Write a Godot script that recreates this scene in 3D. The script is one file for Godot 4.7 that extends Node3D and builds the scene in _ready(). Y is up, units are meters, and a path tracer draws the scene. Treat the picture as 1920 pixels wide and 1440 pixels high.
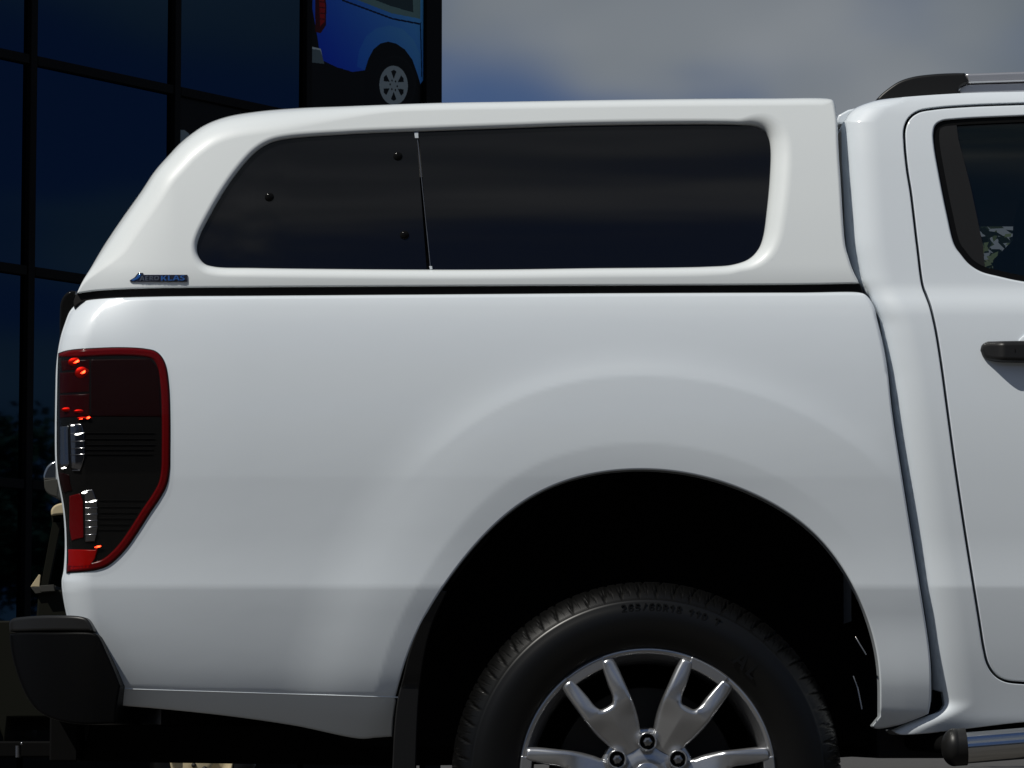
extends Node3D
# A white double-cab pickup with a canopy, seen square from the side, in front of a dark glass building.
# Shapes are taken from a side elevation drawn in units of about 1/945 m (u to the right, v down);
# at() gives such a point its own depth z and turns it into metres.

const FOCAL := 7000.0
const EYE := Vector3(0.0, 0.46, 7.448)
const RISE := 0.09472          # camera pitch, radians
const UNIT := 945.0
var mat := {}
var truck: Node3D
var mapper: Callable

# ------------------------------------------------------------------ basics
func at(u: float, v: float, z: float) -> Vector3:
	var x := (u - 960.0) / FOCAL
	var y := (720.0 - v) / FOCAL
	var c := cos(RISE)
	var s := sin(RISE)
	var dy := y * c + s
	var dz := y * s - c
	var t := (z - EYE.z) / dz
	return Vector3(x * t, EYE.y + dy * t, z)

func wheel_map(u: float, v: float, z: float) -> Vector3:
	return Vector3(u / UNIT, v / UNIT, z)

func srgb(r: float, g: float, b: float) -> Color:
	return Color(r, g, b).linear_to_srgb()

func material(called: String, c: Color, rough: float, metal := 0.0, coat := 0.0) -> StandardMaterial3D:
	var m := StandardMaterial3D.new()
	m.resource_name = called
	m.albedo_color = c
	m.roughness = rough
	m.metallic = metal
	if coat > 0.0:
		m.clearcoat_enabled = true
		m.clearcoat = coat
		m.clearcoat_roughness = 0.1
	mat[called] = m
	return m

func grain(m: StandardMaterial3D, freq: float, strength: float, scale: float, lo: Color, hi: Color) -> void:
	var n := FastNoiseLite.new()
	n.seed = 11
	n.frequency = freq
	n.fractal_octaves = 5
	var t := NoiseTexture2D.new()
	t.width = 512
	t.height = 512
	t.seamless = true
	t.noise = n
	var g := Gradient.new()
	g.set_color(0, lo)
	g.set_color(1, hi)
	t.color_ramp = g
	m.albedo_texture = t
	var b := NoiseTexture2D.new()
	b.width = 512
	b.height = 512
	b.seamless = true
	b.as_normal_map = true
	b.bump_strength = strength
	b.noise = n
	m.normal_enabled = true
	m.normal_texture = b
	m.uv1_triplanar = true
	m.uv1_world_triplanar = true
	m.uv1_scale = Vector3.ONE * scale

var used := {}
func numbered(called: String) -> String:
	if not used.has(called):
		used[called] = 0
		return called
	used[called] += 1
	return "%s_%03d" % [called, used[called]]

func thing(called: String, label: String, category: String, where := Vector3.ZERO, group := "", kind := "") -> Node3D:
	var o := Node3D.new()
	o.name = numbered(called)
	add_child(o)
	o.position = where
	o.set_meta("label", label)
	o.set_meta("category", category)
	if group != "":
		o.set_meta("group", group)
	if kind != "":
		o.set_meta("kind", kind)
	return o

# a part whose mesh is given in world metres, hung under a thing or under another part
func part(called: String, mesh: Mesh, m: Material, parent: Node3D) -> MeshInstance3D:
	var o := MeshInstance3D.new()
	o.name = called
	o.mesh = mesh
	o.material_override = m
	parent.add_child(o, true)
	var off := Vector3.ZERO
	var p: Node = parent
	while p != self and p is Node3D:
		off += (p as Node3D).position
		p = p.get_parent()
	o.position = -off
	return o

# ------------------------------------------------------------------ mesh collector
class Soup:
	var vs := PackedVector3Array()
	var ns := PackedVector3Array()
	var uvs := PackedVector2Array()
	var ix := PackedInt32Array()
	func vert(p: Vector3, n: Vector3, uv := Vector2.ZERO) -> int:
		vs.append(p)
		ns.append(n)
		uvs.append(uv)
		return vs.size() - 1
	func tri(a: int, b: int, c: int) -> void:
		var g := (vs[b] - vs[a]).cross(vs[c] - vs[a])
		if g.length_squared() < 1e-18:
			return
		if g.dot(ns[a] + ns[b] + ns[c]) > 0.0:
			ix.append_array(PackedInt32Array([a, c, b]))
		else:
			ix.append_array(PackedInt32Array([a, b, c]))
	func quad(a: int, b: int, c: int, d: int) -> void:
		tri(a, b, c)
		tri(a, c, d)
	func flat(pts: Array, toward := Vector3.ZERO) -> void:
		var n: Vector3 = (pts[1] - pts[0]).cross(pts[2] - pts[0]).normalized()
		if toward != Vector3.ZERO and n.dot(toward) < 0.0:
			n = -n
		var id := []
		for p in pts:
			id.append(vert(p, n))
		for k in range(1, id.size() - 1):
			tri(id[0], id[k], id[k + 1])
	func mesh() -> ArrayMesh:
		var a := []
		a.resize(Mesh.ARRAY_MAX)
		a[Mesh.ARRAY_VERTEX] = vs
		a[Mesh.ARRAY_NORMAL] = ns
		a[Mesh.ARRAY_TEX_UV] = uvs
		a[Mesh.ARRAY_INDEX] = ix
		var m := ArrayMesh.new()
		m.add_surface_from_arrays(Mesh.PRIMITIVE_TRIANGLES, a)
		return m

# ------------------------------------------------------------------ curves
func pts(list: Array) -> PackedVector2Array:
	var r := PackedVector2Array()
	for k in range(0, list.size(), 2):
		r.append(Vector2(list[k], list[k + 1]))
	return r

func spl(list: Array, step := 5.0, closed := false) -> PackedVector2Array:
	var p := pts(list)
	var n := p.size()
	var r := PackedVector2Array()
	for i in (n if closed else n - 1):
		var a: Vector2 = p[(i - 1 + n) % n] if closed or i > 0 else p[0] * 2.0 - p[1]
		var b: Vector2 = p[i]
		var c: Vector2 = p[(i + 1) % n]
		var d: Vector2 = p[(i + 2) % n] if closed or i + 2 < n else c * 2.0 - b
		var t0 := 0.0
		var t1 := t0 + sqrt(maxf(a.distance_to(b), 0.01))
		var t2 := t1 + sqrt(maxf(b.distance_to(c), 0.01))
		var t3 := t2 + sqrt(maxf(c.distance_to(d), 0.01))
		var m := maxi(1, int(ceil(b.distance_to(c) / step)))
		for k in m:
			var t := lerpf(t1, t2, float(k) / m)
			var a1 := a.lerp(b, (t - t0) / (t1 - t0))
			var a2 := b.lerp(c, (t - t1) / (t2 - t1))
			var a3 := c.lerp(d, (t - t2) / (t3 - t2))
			var b1 := a1.lerp(a2, (t - t0) / (t2 - t0))
			var b2 := a2.lerp(a3, (t - t1) / (t3 - t1))
			r.append(b1.lerp(b2, (t - t1) / (t2 - t1)))
	if not closed:
		r.append(p[n - 1])
	return r

func straight(list: Array, step := 8.0) -> PackedVector2Array:
	var p := pts(list)
	var r := PackedVector2Array()
	for i in p.size():
		var b: Vector2 = p[i]
		var c: Vector2 = p[(i + 1) % p.size()]
		var m := maxi(1, int(ceil(b.distance_to(c) / step)))
		for k in m:
			r.append(b.lerp(c, float(k) / m))
	return r

# joins open splines into one closed outline, dropping doubled ends
func ring(parts: Array) -> PackedVector2Array:
	var r := PackedVector2Array()
	for q in parts:
		for p in q:
			if r.is_empty() or r[r.size() - 1].distance_to(p) > 0.4:
				r.append(p)
	while r.size() > 1 and r[0].distance_to(r[r.size() - 1]) < 0.4:
		r.remove_at(r.size() - 1)
	return r

func table(list: Array, x: float) -> float:
	if x <= list[0]:
		return list[1]
	for k in range(2, list.size(), 2):
		if x <= list[k]:
			return lerpf(list[k - 1], list[k + 1], (x - list[k - 2]) / (list[k] - list[k - 2]))
	return list[list.size() - 1]

# depth profile over the height, by adding up a table of tilts in degrees (positive faces up)
func profile_of(tilts: Array, zero_at: float, v0: int, v1: int) -> PackedFloat32Array:
	var r := PackedFloat32Array()
	var z := 0.0
	var base := 0.0
	for v in range(v0, v1 + 1):
		r.append(z)
		if v == int(zero_at):
			base = z
		# smoothed so that the tilt itself has no corners
		var t := 0.0
		for k in [-3, -1.5, 0, 1.5, 3]:
			t += table(tilts, float(v) + k)
		z += tan(deg_to_rad(t / 5.0)) / UNIT
	for k in r.size():
		r[k] -= base
	return r

func look(prof: PackedFloat32Array, v0: int, v: float) -> float:
	var x := clampf(v - v0, 0.0, prof.size() - 1.001)
	var i := int(x)
	var f := x - i
	return prof[i] * (1.0 - f) + prof[i + 1] * f

# ------------------------------------------------------------------ panel: a sheet with real depth, rounded rims and returns
func pt_normal(zf: Callable, p: Vector2) -> Vector3:
	var e := 0.8
	var a: Vector3 = mapper.call(p.x + e, p.y, zf.call(p.x + e, p.y))
	var b: Vector3 = mapper.call(p.x - e, p.y, zf.call(p.x - e, p.y))
	var c: Vector3 = mapper.call(p.x, p.y + e, zf.call(p.x, p.y + e))
	var d: Vector3 = mapper.call(p.x, p.y - e, zf.call(p.x, p.y - e))
	var n := (a - b).cross(c - d).normalized()
	return n if n.z > 0.0 else -n

func area(p: PackedVector2Array) -> float:
	var s := 0.0
	for i in p.size():
		s += p[i].cross(p[(i + 1) % p.size()])
	return s * 0.5

func rim(st: Soup, line: PackedVector2Array, inside: bool, zf: Callable, rad, drop: float, depth: float, steps: int) -> PackedVector2Array:
	# drop < 0: the rounding is as deep as it is wide. Returns the inset line.
	var n := line.size()
	var sgn := 1.0 if (area(line) > 0.0) == inside else -1.0
	var inset := PackedVector2Array()
	var rows := []
	for i in n:
		var tan2 := (line[(i + 1) % n] - line[(i - 1 + n) % n]).normalized()
		var inw := Vector2(-tan2.y, tan2.x) * sgn
		var r: float = rad.call(line[i])
		var q := line[i] + inw * r
		inset.append(q)
		var z0: float = zf.call(q.x, q.y)
		var n0 := pt_normal(zf, q)
		var h := (r / UNIT) if drop < 0.0 else drop
		var here: Vector3 = mapper.call(line[i].x, line[i].y, z0)
		var away: Vector3 = mapper.call(line[i].x - inw.x, line[i].y - inw.y, z0)
		var outw := (away - here).normalized()
		var row := []
		for j in steps + 1:
			var a := float(j) / steps * PI * 0.5
			var p2 := q - inw * r * sin(a)
			row.append(st.vert(mapper.call(p2.x, p2.y, z0 - h * (1.0 - cos(a))), (n0 * cos(a) + outw * sin(a)).normalized()))
		if depth > 0.0:
			var edge: Vector3 = mapper.call(line[i].x, line[i].y, z0 - h)
			row.append(st.vert(edge - Vector3(0, 0, depth), outw))
		rows.append(row)
	for i in n:
		var a: Array = rows[i]
		var b: Array = rows[(i + 1) % n]
		for j in a.size() - 1:
			st.quad(a[j], a[j + 1], b[j + 1], b[j])
	return inset

func fill(st: Soup, poly: PackedVector2Array, holes: Array, zf: Callable, cell: float) -> void:
	var lo := poly[0]
	var hi := poly[0]
	for p in poly:
		lo = lo.min(p)
		hi = hi.max(p)
	lo -= Vector2(0.37, 0.41)
	var nx := int(ceil((hi.x - lo.x) / cell)) + 1
	var ny := int(ceil((hi.y - lo.y) / cell)) + 1
	var edge := {}
	var lines: Array = [poly]
	lines.append_array(holes)
	for l in lines:
		for i in l.size():
			var a: Vector2 = l[i]
			var b: Vector2 = l[(i + 1) % l.size()]
			var m := int(ceil(a.distance_to(b) / (cell * 0.4))) + 1
			for k in m + 1:
				var c: Vector2 = (a.lerp(b, float(k) / m) - lo) / cell
				edge[Vector2i(int(floor(c.x)), int(floor(c.y)))] = true
	var ids := {}
	for j in ny:
		for i in nx:
			var c0 := lo + Vector2(i, j) * cell
			if edge.has(Vector2i(i, j)):
				var sq := PackedVector2Array([c0, c0 + Vector2(cell, 0), c0 + Vector2(cell, cell), c0 + Vector2(0, cell)])
				var got: Array = Geometry2D.intersect_polygons(sq, poly)
				for h in holes:
					var next := []
					for g in got:
						next.append_array(Geometry2D.clip_polygons(g, h))
					got = next
				for g in got:
					var tr := Geometry2D.triangulate_polygon(g)
					var id := []
					for p in g:
						id.append(st.vert(mapper.call(p.x, p.y, zf.call(p.x, p.y)), pt_normal(zf, p)))
					for k in range(0, tr.size(), 3):
						st.tri(id[tr[k]], id[tr[k + 1]], id[tr[k + 2]])
				continue
			var mid := c0 + Vector2(cell, cell) * 0.5
			if not Geometry2D.is_point_in_polygon(mid, poly):
				continue
			var out := false
			for h in holes:
				if Geometry2D.is_point_in_polygon(mid, h):
					out = true
			if out:
				continue
			var q := []
			for k in [Vector2i(i, j), Vector2i(i + 1, j), Vector2i(i + 1, j + 1), Vector2i(i, j + 1)]:
				if not ids.has(k):
					var p: Vector2 = lo + Vector2(k) * cell
					ids[k] = st.vert(mapper.call(p.x, p.y, zf.call(p.x, p.y)), pt_normal(zf, p))
				q.append(ids[k])
			st.quad(q[0], q[1], q[2], q[3])

func even(r: float) -> Callable:
	return func(_p): return r

func flat_z(z: float) -> Callable:
	return func(_u, _v): return z

func panel(outline: PackedVector2Array, zf: Callable, cell: float, rad: Callable, depth: float, holes := [], hole_rad = null, hole_drop := 0.0, hole_depth := 0.0, steps := 4, back := false) -> Soup:
	var st := Soup.new()
	var inset := rim(st, outline, true, zf, rad, -1.0, depth, steps)
	var insets := []
	for h in holes:
		insets.append(rim(st, h, false, zf, hole_rad, hole_drop, hole_depth, steps))
	fill(st, inset, insets, zf, cell)
	if back:
		var zb := func(u, v): return zf.call(u, v) - depth - 0.002
		var s2 := Soup.new()
		fill(s2, outline, holes, zb, cell * 2.0)
		for k in range(0, s2.ix.size(), 3):
			var id := []
			for q in 3:
				id.append(st.vert(s2.vs[s2.ix[k + q]], -s2.ns[s2.ix[k + q]]))
			st.tri(id[0], id[1], id[2])
	return st

# flat-faced block cut from an outline, standing between z and z - depth
func block(outline: PackedVector2Array, z: float, depth: float, round_by := 3.0, cell := 40.0) -> ArrayMesh:
	return panel(outline, flat_z(z), cell, even(round_by), depth, [], null, 0.0, 0.0, 3, true).mesh()

func lathe(st: Soup, prof: Array, segs: int, centre: Vector3, wave = null) -> void:
	# prof: [radius, z] pairs in metres round an axis along z; wave(angle, k) moves a point along its normal
	var rows := []
	var m := prof.size()
	for i in segs:
		var a := TAU * i / segs
		var d := Vector3(cos(a), sin(a), 0)
		var row := []
		for k in m:
			var p: Array = prof[k]
			var p0: Array = prof[maxi(k - 1, 0)]
			var p1: Array = prof[mini(k + 1, m - 1)]
			var t := Vector2(p1[0] - p0[0], p1[1] - p0[1]).normalized()
			var nn := Vector2(-t.y, t.x)      # left of the profile's run
			var q := Vector2(p[0], p[1])
			if wave != null:
				q += nn * float(wave.call(a, k))
			row.append(st.vert(centre + d * q.x + Vector3(0, 0, q.y), (d * nn.x + Vector3(0, 0, nn.y)).normalized()))
		rows.append(row)
	for i in segs:
		var a: Array = rows[i]
		var b: Array = rows[(i + 1) % segs]
		for k in m - 1:
			st.quad(a[k], a[k + 1], b[k + 1], b[k])

func tube(st: Soup, path: Array, radius: float, segs := 12, taper = null) -> void:
	var rows := []
	var n := path.size()
	var up := Vector3.UP
	for i in n:
		var d: Vector3 = (path[mini(i + 1, n - 1)] - path[maxi(i - 1, 0)]).normalized()
		if absf(d.dot(up)) > 0.95:
			up = Vector3.RIGHT
		var x := d.cross(up).normalized()
		var y := x.cross(d).normalized()
		var r := radius
		if taper != null:
			r *= float(taper.call(float(i) / maxf(n - 1, 1)))
		var row := []
		for k in segs:
			var a := TAU * k / segs
			var o := x * cos(a) + y * sin(a)
			row.append(st.vert(path[i] + o * r, o))
		rows.append(row)
	for i in n - 1:
		for k in segs:
			st.quad(rows[i][k], rows[i][(k + 1) % segs], rows[i + 1][(k + 1) % segs], rows[i + 1][k])
	for e in [0, n - 1]:
		var d: Vector3 = (path[0] - path[1] if e == 0 else path[n - 1] - path[n - 2]).normalized()
		var c := st.vert(path[e], d)
		for k in segs:
			var a := st.vert(st.vs[rows[e][k]], d)
			var b := st.vert(st.vs[rows[e][(k + 1) % segs]], d)
			st.tri(c, a, b)

# box with bevelled edges, centre and half size, turned about y
func box(st: Soup, c: Vector3, h: Vector3, bevel := 0.004, turn := 0.0) -> void:
	var basis := Basis(Vector3.UP, turn)
	var b := minf(bevel, minf(h.x, minf(h.y, h.z)) * 0.9)
	var axes := [Vector3.RIGHT, Vector3.UP, Vector3.BACK]
	var sizes := [h.x, h.y, h.z]
	for ax in 3:
		for s in [-1.0, 1.0]:
			var n: Vector3 = axes[ax] * s
			var p: Vector3 = axes[(ax + 1) % 3]
			var q: Vector3 = axes[(ax + 2) % 3]
			var hp: float = sizes[(ax + 1) % 3] - b
			var hq: float = sizes[(ax + 2) % 3] - b
			var o: Vector3 = n * sizes[ax]
			st.flat([c + basis * (o - p * hp - q * hq), c + basis * (o + p * hp - q * hq), c + basis * (o + p * hp + q * hq), c + basis * (o - p * hp + q * hq)], basis * n)
	for ax in 3:
		for s in [-1.0, 1.0]:
			for t in [-1.0, 1.0]:
				var n: Vector3 = axes[ax] * s
				var p: Vector3 = axes[(ax + 1) % 3] * t
				var q: Vector3 = axes[(ax + 2) % 3]
				var hn: float = sizes[ax]
				var hp: float = sizes[(ax + 1) % 3]
				var hq: float = sizes[(ax + 2) % 3] - b
				st.flat([c + basis * (n * hn + p * (hp - b) - q * hq), c + basis * (n * (hn - b) + p * hp - q * hq), c + basis * (n * (hn - b) + p * hp + q * hq), c + basis * (n * hn + p * (hp - b) + q * hq)], basis * (n + p))
	for s in [-1.0, 1.0]:
		for t in [-1.0, 1.0]:
			for w in [-1.0, 1.0]:
				var d := Vector3(s, t, w)
				st.flat([c + basis * (d * Vector3(h.x, h.y - b, h.z - b)), c + basis * (d * Vector3(h.x - b, h.y, h.z - b)), c + basis * (d * Vector3(h.x - b, h.y - b, h.z))], basis * d)

func boxed(c: Vector3, h: Vector3, bevel := 0.004, turn := 0.0) -> ArrayMesh:
	var st := Soup.new()
	box(st, c, h, bevel, turn)
	return st.mesh()

func ball(st: Soup, c: Vector3, r: Vector3, seg := 16) -> void:
	var rows := []
	for i in seg + 1:
		var row := []
		for k in seg * 2:
			var a := PI * i / seg
			var b := TAU * k / (seg * 2)
			var d := Vector3(sin(a) * cos(b), cos(a), sin(a) * sin(b))
			row.append(st.vert(c + d * r, (d / r).normalized()))
		rows.append(row)
	for i in seg:
		for k in seg * 2:
			var k2 := (k + 1) % (seg * 2)
			st.quad(rows[i][k], rows[i][k2], rows[i + 1][k2], rows[i + 1][k])

func bridge(st: Soup, a: Array, b: Array, toward: Vector3) -> void:
	# ruled sheet between two lines of equal length
	var n := a.size()
	var ra := []
	var rb := []
	for i in n:
		var t: Vector3 = a[mini(i + 1, n - 1)] - a[maxi(i - 1, 0)]
		var nn := t.cross(b[i] - a[i]).normalized()
		if nn.dot(toward) < 0.0:
			nn = -nn
		ra.append(st.vert(a[i], nn))
		rb.append(st.vert(b[i], nn))
	for i in n - 1:
		st.quad(ra[i], ra[i + 1], rb[i + 1], rb[i])

func solid(called: String, st: Soup, m: Material, label := "", category := "", kind := "", group := "") -> MeshInstance3D:
	var o := MeshInstance3D.new()
	o.name = numbered(called)
	o.mesh = st.mesh()
	o.material_override = m
	add_child(o, true)
	if label != "":
		o.set_meta("label", label)
	if category != "":
		o.set_meta("category", category)
	if kind != "":
		o.set_meta("kind", kind)
	if group != "":
		o.set_meta("group", group)
	return o

# ------------------------------------------------------------------ scene
func _ready() -> void:
	mapper = at
	light_and_camera()
	materials()
	setting()
	glass_building()
	pickup()
	old_jeep()

func light_and_camera() -> void:
	var cam := Camera3D.new()
	cam.name = "camera"
	cam.position = EYE
	cam.rotation = Vector3(RISE, 0, 0)
	cam.fov = rad_to_deg(2.0 * atan(720.0 / FOCAL))
	cam.near = 0.1
	cam.far = 4000.0
	add_child(cam)
	cam.current = true
	var sun := DirectionalLight3D.new()
	sun.name = "sun"
	var s := Vector3(-0.46, 0.79, 0.38).normalized()
	sun.look_at_from_position(s * 10.0, Vector3.ZERO, Vector3.UP)
	sun.light_energy = 1.6
	sun.light_color = Color(1.0, 0.985, 0.95)
	sun.light_angular_distance = 0.5
	sun.shadow_enabled = true
	add_child(sun)
	var env := Environment.new()
	env.background_mode = Environment.BG_SKY
	env.tonemap_mode = Environment.TONE_MAPPER_LINEAR
	env.tonemap_exposure = 0.645
	env.sdfgi_enabled = true
	env.ssao_enabled = true
	env.ssil_enabled = true
	var sky := Sky.new()
	var pm := PanoramaSkyMaterial.new()
	pm.panorama = ImageTexture.create_from_image(sky_image())
	sky.sky_material = pm
	env.sky = sky
	var we := WorldEnvironment.new()
	we.name = "world_environment"
	we.environment = env
	add_child(we)

func sky_image() -> Image:
	# broken grey cloud over blue air, the same kind of sky all the way round
	var w := 1536
	var h := 768
	var im := Image.create(w, h, false, Image.FORMAT_RGBAF)
	var n := FastNoiseLite.new()
	n.seed = 28
	n.frequency = 1.0
	n.fractal_octaves = 6
	n.fractal_gain = 0.48
	var n2 := FastNoiseLite.new()
	n2.seed = 23
	n2.frequency = 1.0
	n2.fractal_octaves = 4
	for y in h:
		var el := (0.5 - (y + 0.5) / h) * PI
		var air := Vector3(0.05, 0.11, 0.28).lerp(Vector3(0.14, 0.215, 0.37), pow(1.0 - clampf(sin(el), 0.0, 1.0), 5.0))
		if el < -0.02:
			for x in w:
				im.set_pixel(x, y, Color(0.16, 0.16, 0.155))
			continue
		for x in w:
			var az := (x + 0.5) / w * TAU
			var d := Vector3(sin(az) * cos(el), sin(el), -cos(az) * cos(el))
			var k := 1.0 / (maxf(d.y, 0.0) + 0.13)
			var q := Vector3(d.x * k * 1.15, d.y * k * 0.6, d.z * k * 0.8)
			var a := n.get_noise_3d(q.x, q.y + 3.1, q.z)
			var streak := n2.get_noise_3d(d.x * 4.0, d.y * 12.0, d.z * 4.0)
			var cover := smoothstep(-0.17 - 0.32 * smoothstep(0.25, 0.5, d.y), 0.16, a + streak * 0.5 * smoothstep(0.15, 0.45, d.y))
			var thick := clampf(0.42 + n2.get_noise_3d(q.x * 1.3 + 9.0, q.y * 2.0, q.z * 1.3) * 0.7 + streak * 0.9 * smoothstep(0.15, 0.45, d.y), 0.0, 1.0)
			var cloud := Vector3(0.188, 0.224, 0.256).lerp(Vector3(0.46, 0.485, 0.51), thick * thick)
			var c := air.lerp(cloud, cover * 0.94)
			im.set_pixel(x, y, Color(c.x, c.y, c.z))
	return im

func materials() -> void:
	material("paint", srgb(0.73, 0.785, 0.835), 0.5, 0.0, 1.0)
	material("gelcoat", srgb(0.785, 0.825, 0.835), 0.45, 0.0, 0.9)
	material("black_glass", srgb(0.004, 0.004, 0.005), 0.03)
	material("black_plastic", srgb(0.006, 0.006, 0.0065), 0.45)
	material("gloss_black", srgb(0.006, 0.006, 0.006), 0.12)
	material("rubber_seal", srgb(0.012, 0.011, 0.011), 0.5)
	material("liner", srgb(0.006, 0.006, 0.006), 0.9)
	material("underbody", srgb(0.003, 0.003, 0.003), 0.85)
	material("grey_plastic", srgb(0.010, 0.0098, 0.0096), 0.4)
	material("tyre_rubber", srgb(0.0025, 0.0025, 0.0025), 0.34)
	material("alloy", srgb(0.47, 0.475, 0.49), 0.24, 0.85, 0.3)
	material("machined", srgb(0.55, 0.56, 0.58), 0.2, 0.9, 0.5)
	material("chrome", srgb(0.55, 0.55, 0.55), 0.14, 1.0)
	material("dark_chrome", srgb(0.2, 0.2, 0.21), 0.12, 1.0)
	material("steel", srgb(0.3, 0.3, 0.31), 0.25, 1.0)
	material("brake", srgb(0.03, 0.028, 0.026), 0.6, 0.5)
	material("red_lens", srgb(0.10, 0.002, 0.003), 0.2)
	material("bright_red", srgb(0.26, 0.003, 0.002), 0.25)
	material("dim_red", srgb(0.02, 0.0006, 0.0006), 0.3)
	material("red_bowl", srgb(0.5, 0.008, 0.004), 0.5, 1.0)
	material("deep_red", srgb(0.008, 0.0006, 0.0006), 0.3)
	material("red_mirror", srgb(0.75, 0.02, 0.006), 0.32, 1.0)
	material("facet", srgb(0.7, 0.7, 0.7), 0.32, 1.0)
	material("badge_blue", srgb(0.04, 0.16, 0.5), 0.18, 0.6, 1.0)
	material("badge_dark", srgb(0.01, 0.01, 0.025), 0.2, 0.2, 1.0)
	material("silver_rail", srgb(0.5, 0.5, 0.52), 0.35, 0.7)
	material("cloth", srgb(0.02, 0.02, 0.022), 0.9)
	material("olive", srgb(0.008, 0.0083, 0.0055), 0.6)
	material("cream", srgb(0.50, 0.42, 0.27), 0.5)
	material("olive_grey", srgb(0.05, 0.049, 0.044), 0.6)
	var clear := material("clear_lens", Color(0.02, 0.0, 0.0, 0.03), 0.03)
	clear.metallic_specular = 0.2
	clear.transparency = BaseMaterial3D.TRANSPARENCY_ALPHA
	var tint := material("tinted_glass", Color(0.03, 0.07, 0.068, 0.55), 0.02)
	tint.transparency = BaseMaterial3D.TRANSPARENCY_ALPHA
	var far := material("jeep_glass", Color(0.02, 0.03, 0.03, 0.3), 0.03)
	far.transparency = BaseMaterial3D.TRANSPARENCY_ALPHA
	material("tower_glass", srgb(0.017, 0.042, 0.078), 0.02, 1.0)
	material("mullion", srgb(0.004, 0.004, 0.0045), 0.6)
	material("concrete", Color.WHITE, 0.9)
	grain(mat.concrete, 0.02, 2.0, 0.35, srgb(0.045, 0.042, 0.038), srgb(0.085, 0.08, 0.072))
	material("cladding", srgb(0.16, 0.165, 0.17), 0.7)
	material("leaf", srgb(0.035, 0.06, 0.02), 0.7)
	material("bark", srgb(0.06, 0.045, 0.035), 0.9)
	grain(mat.black_plastic, 0.25, 1.2, 9.0, srgb(0.0012, 0.0012, 0.0014), srgb(0.0026, 0.0026, 0.0028))
	mat.black_plastic.albedo_color = Color.WHITE
	for k in ["black_plastic", "liner", "underbody", "rubber_seal", "mullion", "deep_red", "dim_red", "bright_red", "red_lens", "gloss_black", "cloth"]:
		mat[k].metallic_specular = 0.2
	mat.tyre_rubber.metallic_specular = 0.42
	mat.grey_plastic.metallic_specular = 0.4
	for k in ["olive", "olive_grey", "cream"]:
		mat[k].metallic_specular = 0.2
	mat.black_glass.metallic_specular = 0.5

func setting() -> void:
	var st := Soup.new()
	var e := 700.0
	for x in range(-8, 8):
		for z in range(-8, 8):
			st.flat([Vector3(x, 0, z) * e / 8.0, Vector3(x + 1, 0, z) * e / 8.0, Vector3(x + 1, 0, z + 1) * e / 8.0, Vector3(x, 0, z + 1) * e / 8.0], Vector3.UP)
	solid("ground", st, mat.concrete, "dark asphalt yard under and behind the white pickup", "", "structure")
	tree("bushy tree mirrored low in the dark glass panes", Vector3(42, 0, -26.5), 6.6, 2.4, 3)
	tree("leafy tree standing behind the cab, seen through the tinted door window", Vector3(8.3, 0, -52), 9.3, 3.0, 21)
	tree("second bushy tree mirrored in the dark glass beside the tail lamp", Vector3(43.5, 0, -32.5), 5.4, 2.2, 8)
	# across the yard, behind the camera: mirrored as the dark band in the white paint
	var sh := Soup.new()
	box(sh, Vector3(0, 4.2, 58), Vector3(70, 4.2, 8), 0.05)
	var shed := thing("warehouse", "long low grey warehouse across the yard, mirrored in the white paint", "building", Vector3(0, 0, 58))
	part("wall", sh.mesh(), mat.cladding, shed)
	var rf := Soup.new()
	box(rf, Vector3(0, 8.5, 58), Vector3(70.6, 0.09, 8.6), 0.02)
	part("roof", rf.mesh(), mat.underbody, shed)

# ---- building
const POSTER_W := 420
func paint_poly(im: Image, c: Color, poly: Array, c2 = null) -> void:
	# poly: s (right), t (up) in the panel; c2: print runs from c at the left to c2 at the right
	var q := PackedVector2Array()
	var lo := Vector2(9, 9)
	var hi := Vector2(-9, -9)
	for k in range(0, poly.size(), 2):
		var p := Vector2(poly[k], 1.0 - poly[k + 1]) * POSTER_W
		q.append(p)
		lo = lo.min(p)
		hi = hi.max(p)
	for y in range(maxi(0, int(lo.y)), mini(POSTER_W - 1, int(hi.y)) + 1):
		for x in range(maxi(0, int(lo.x)), mini(POSTER_W - 1, int(hi.x)) + 1):
			if Geometry2D.is_point_in_polygon(Vector2(x + 0.5, y + 0.5), q):
				var cc := c
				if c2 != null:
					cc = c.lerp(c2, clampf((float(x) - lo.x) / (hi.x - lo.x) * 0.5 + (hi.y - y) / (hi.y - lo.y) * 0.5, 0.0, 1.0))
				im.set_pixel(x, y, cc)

func ellipse(cx: float, cy: float, rx: float, ry: float, shear := 0.0, n := 40, a0 := 0.0, a1 := TAU) -> Array:
	var r := []
	for k in n:
		var a := lerpf(a0, a1, float(k) / n)
		r.append_array([cx + rx * cos(a), cy + ry * sin(a) + shear * rx * cos(a)])
	return r

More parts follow.
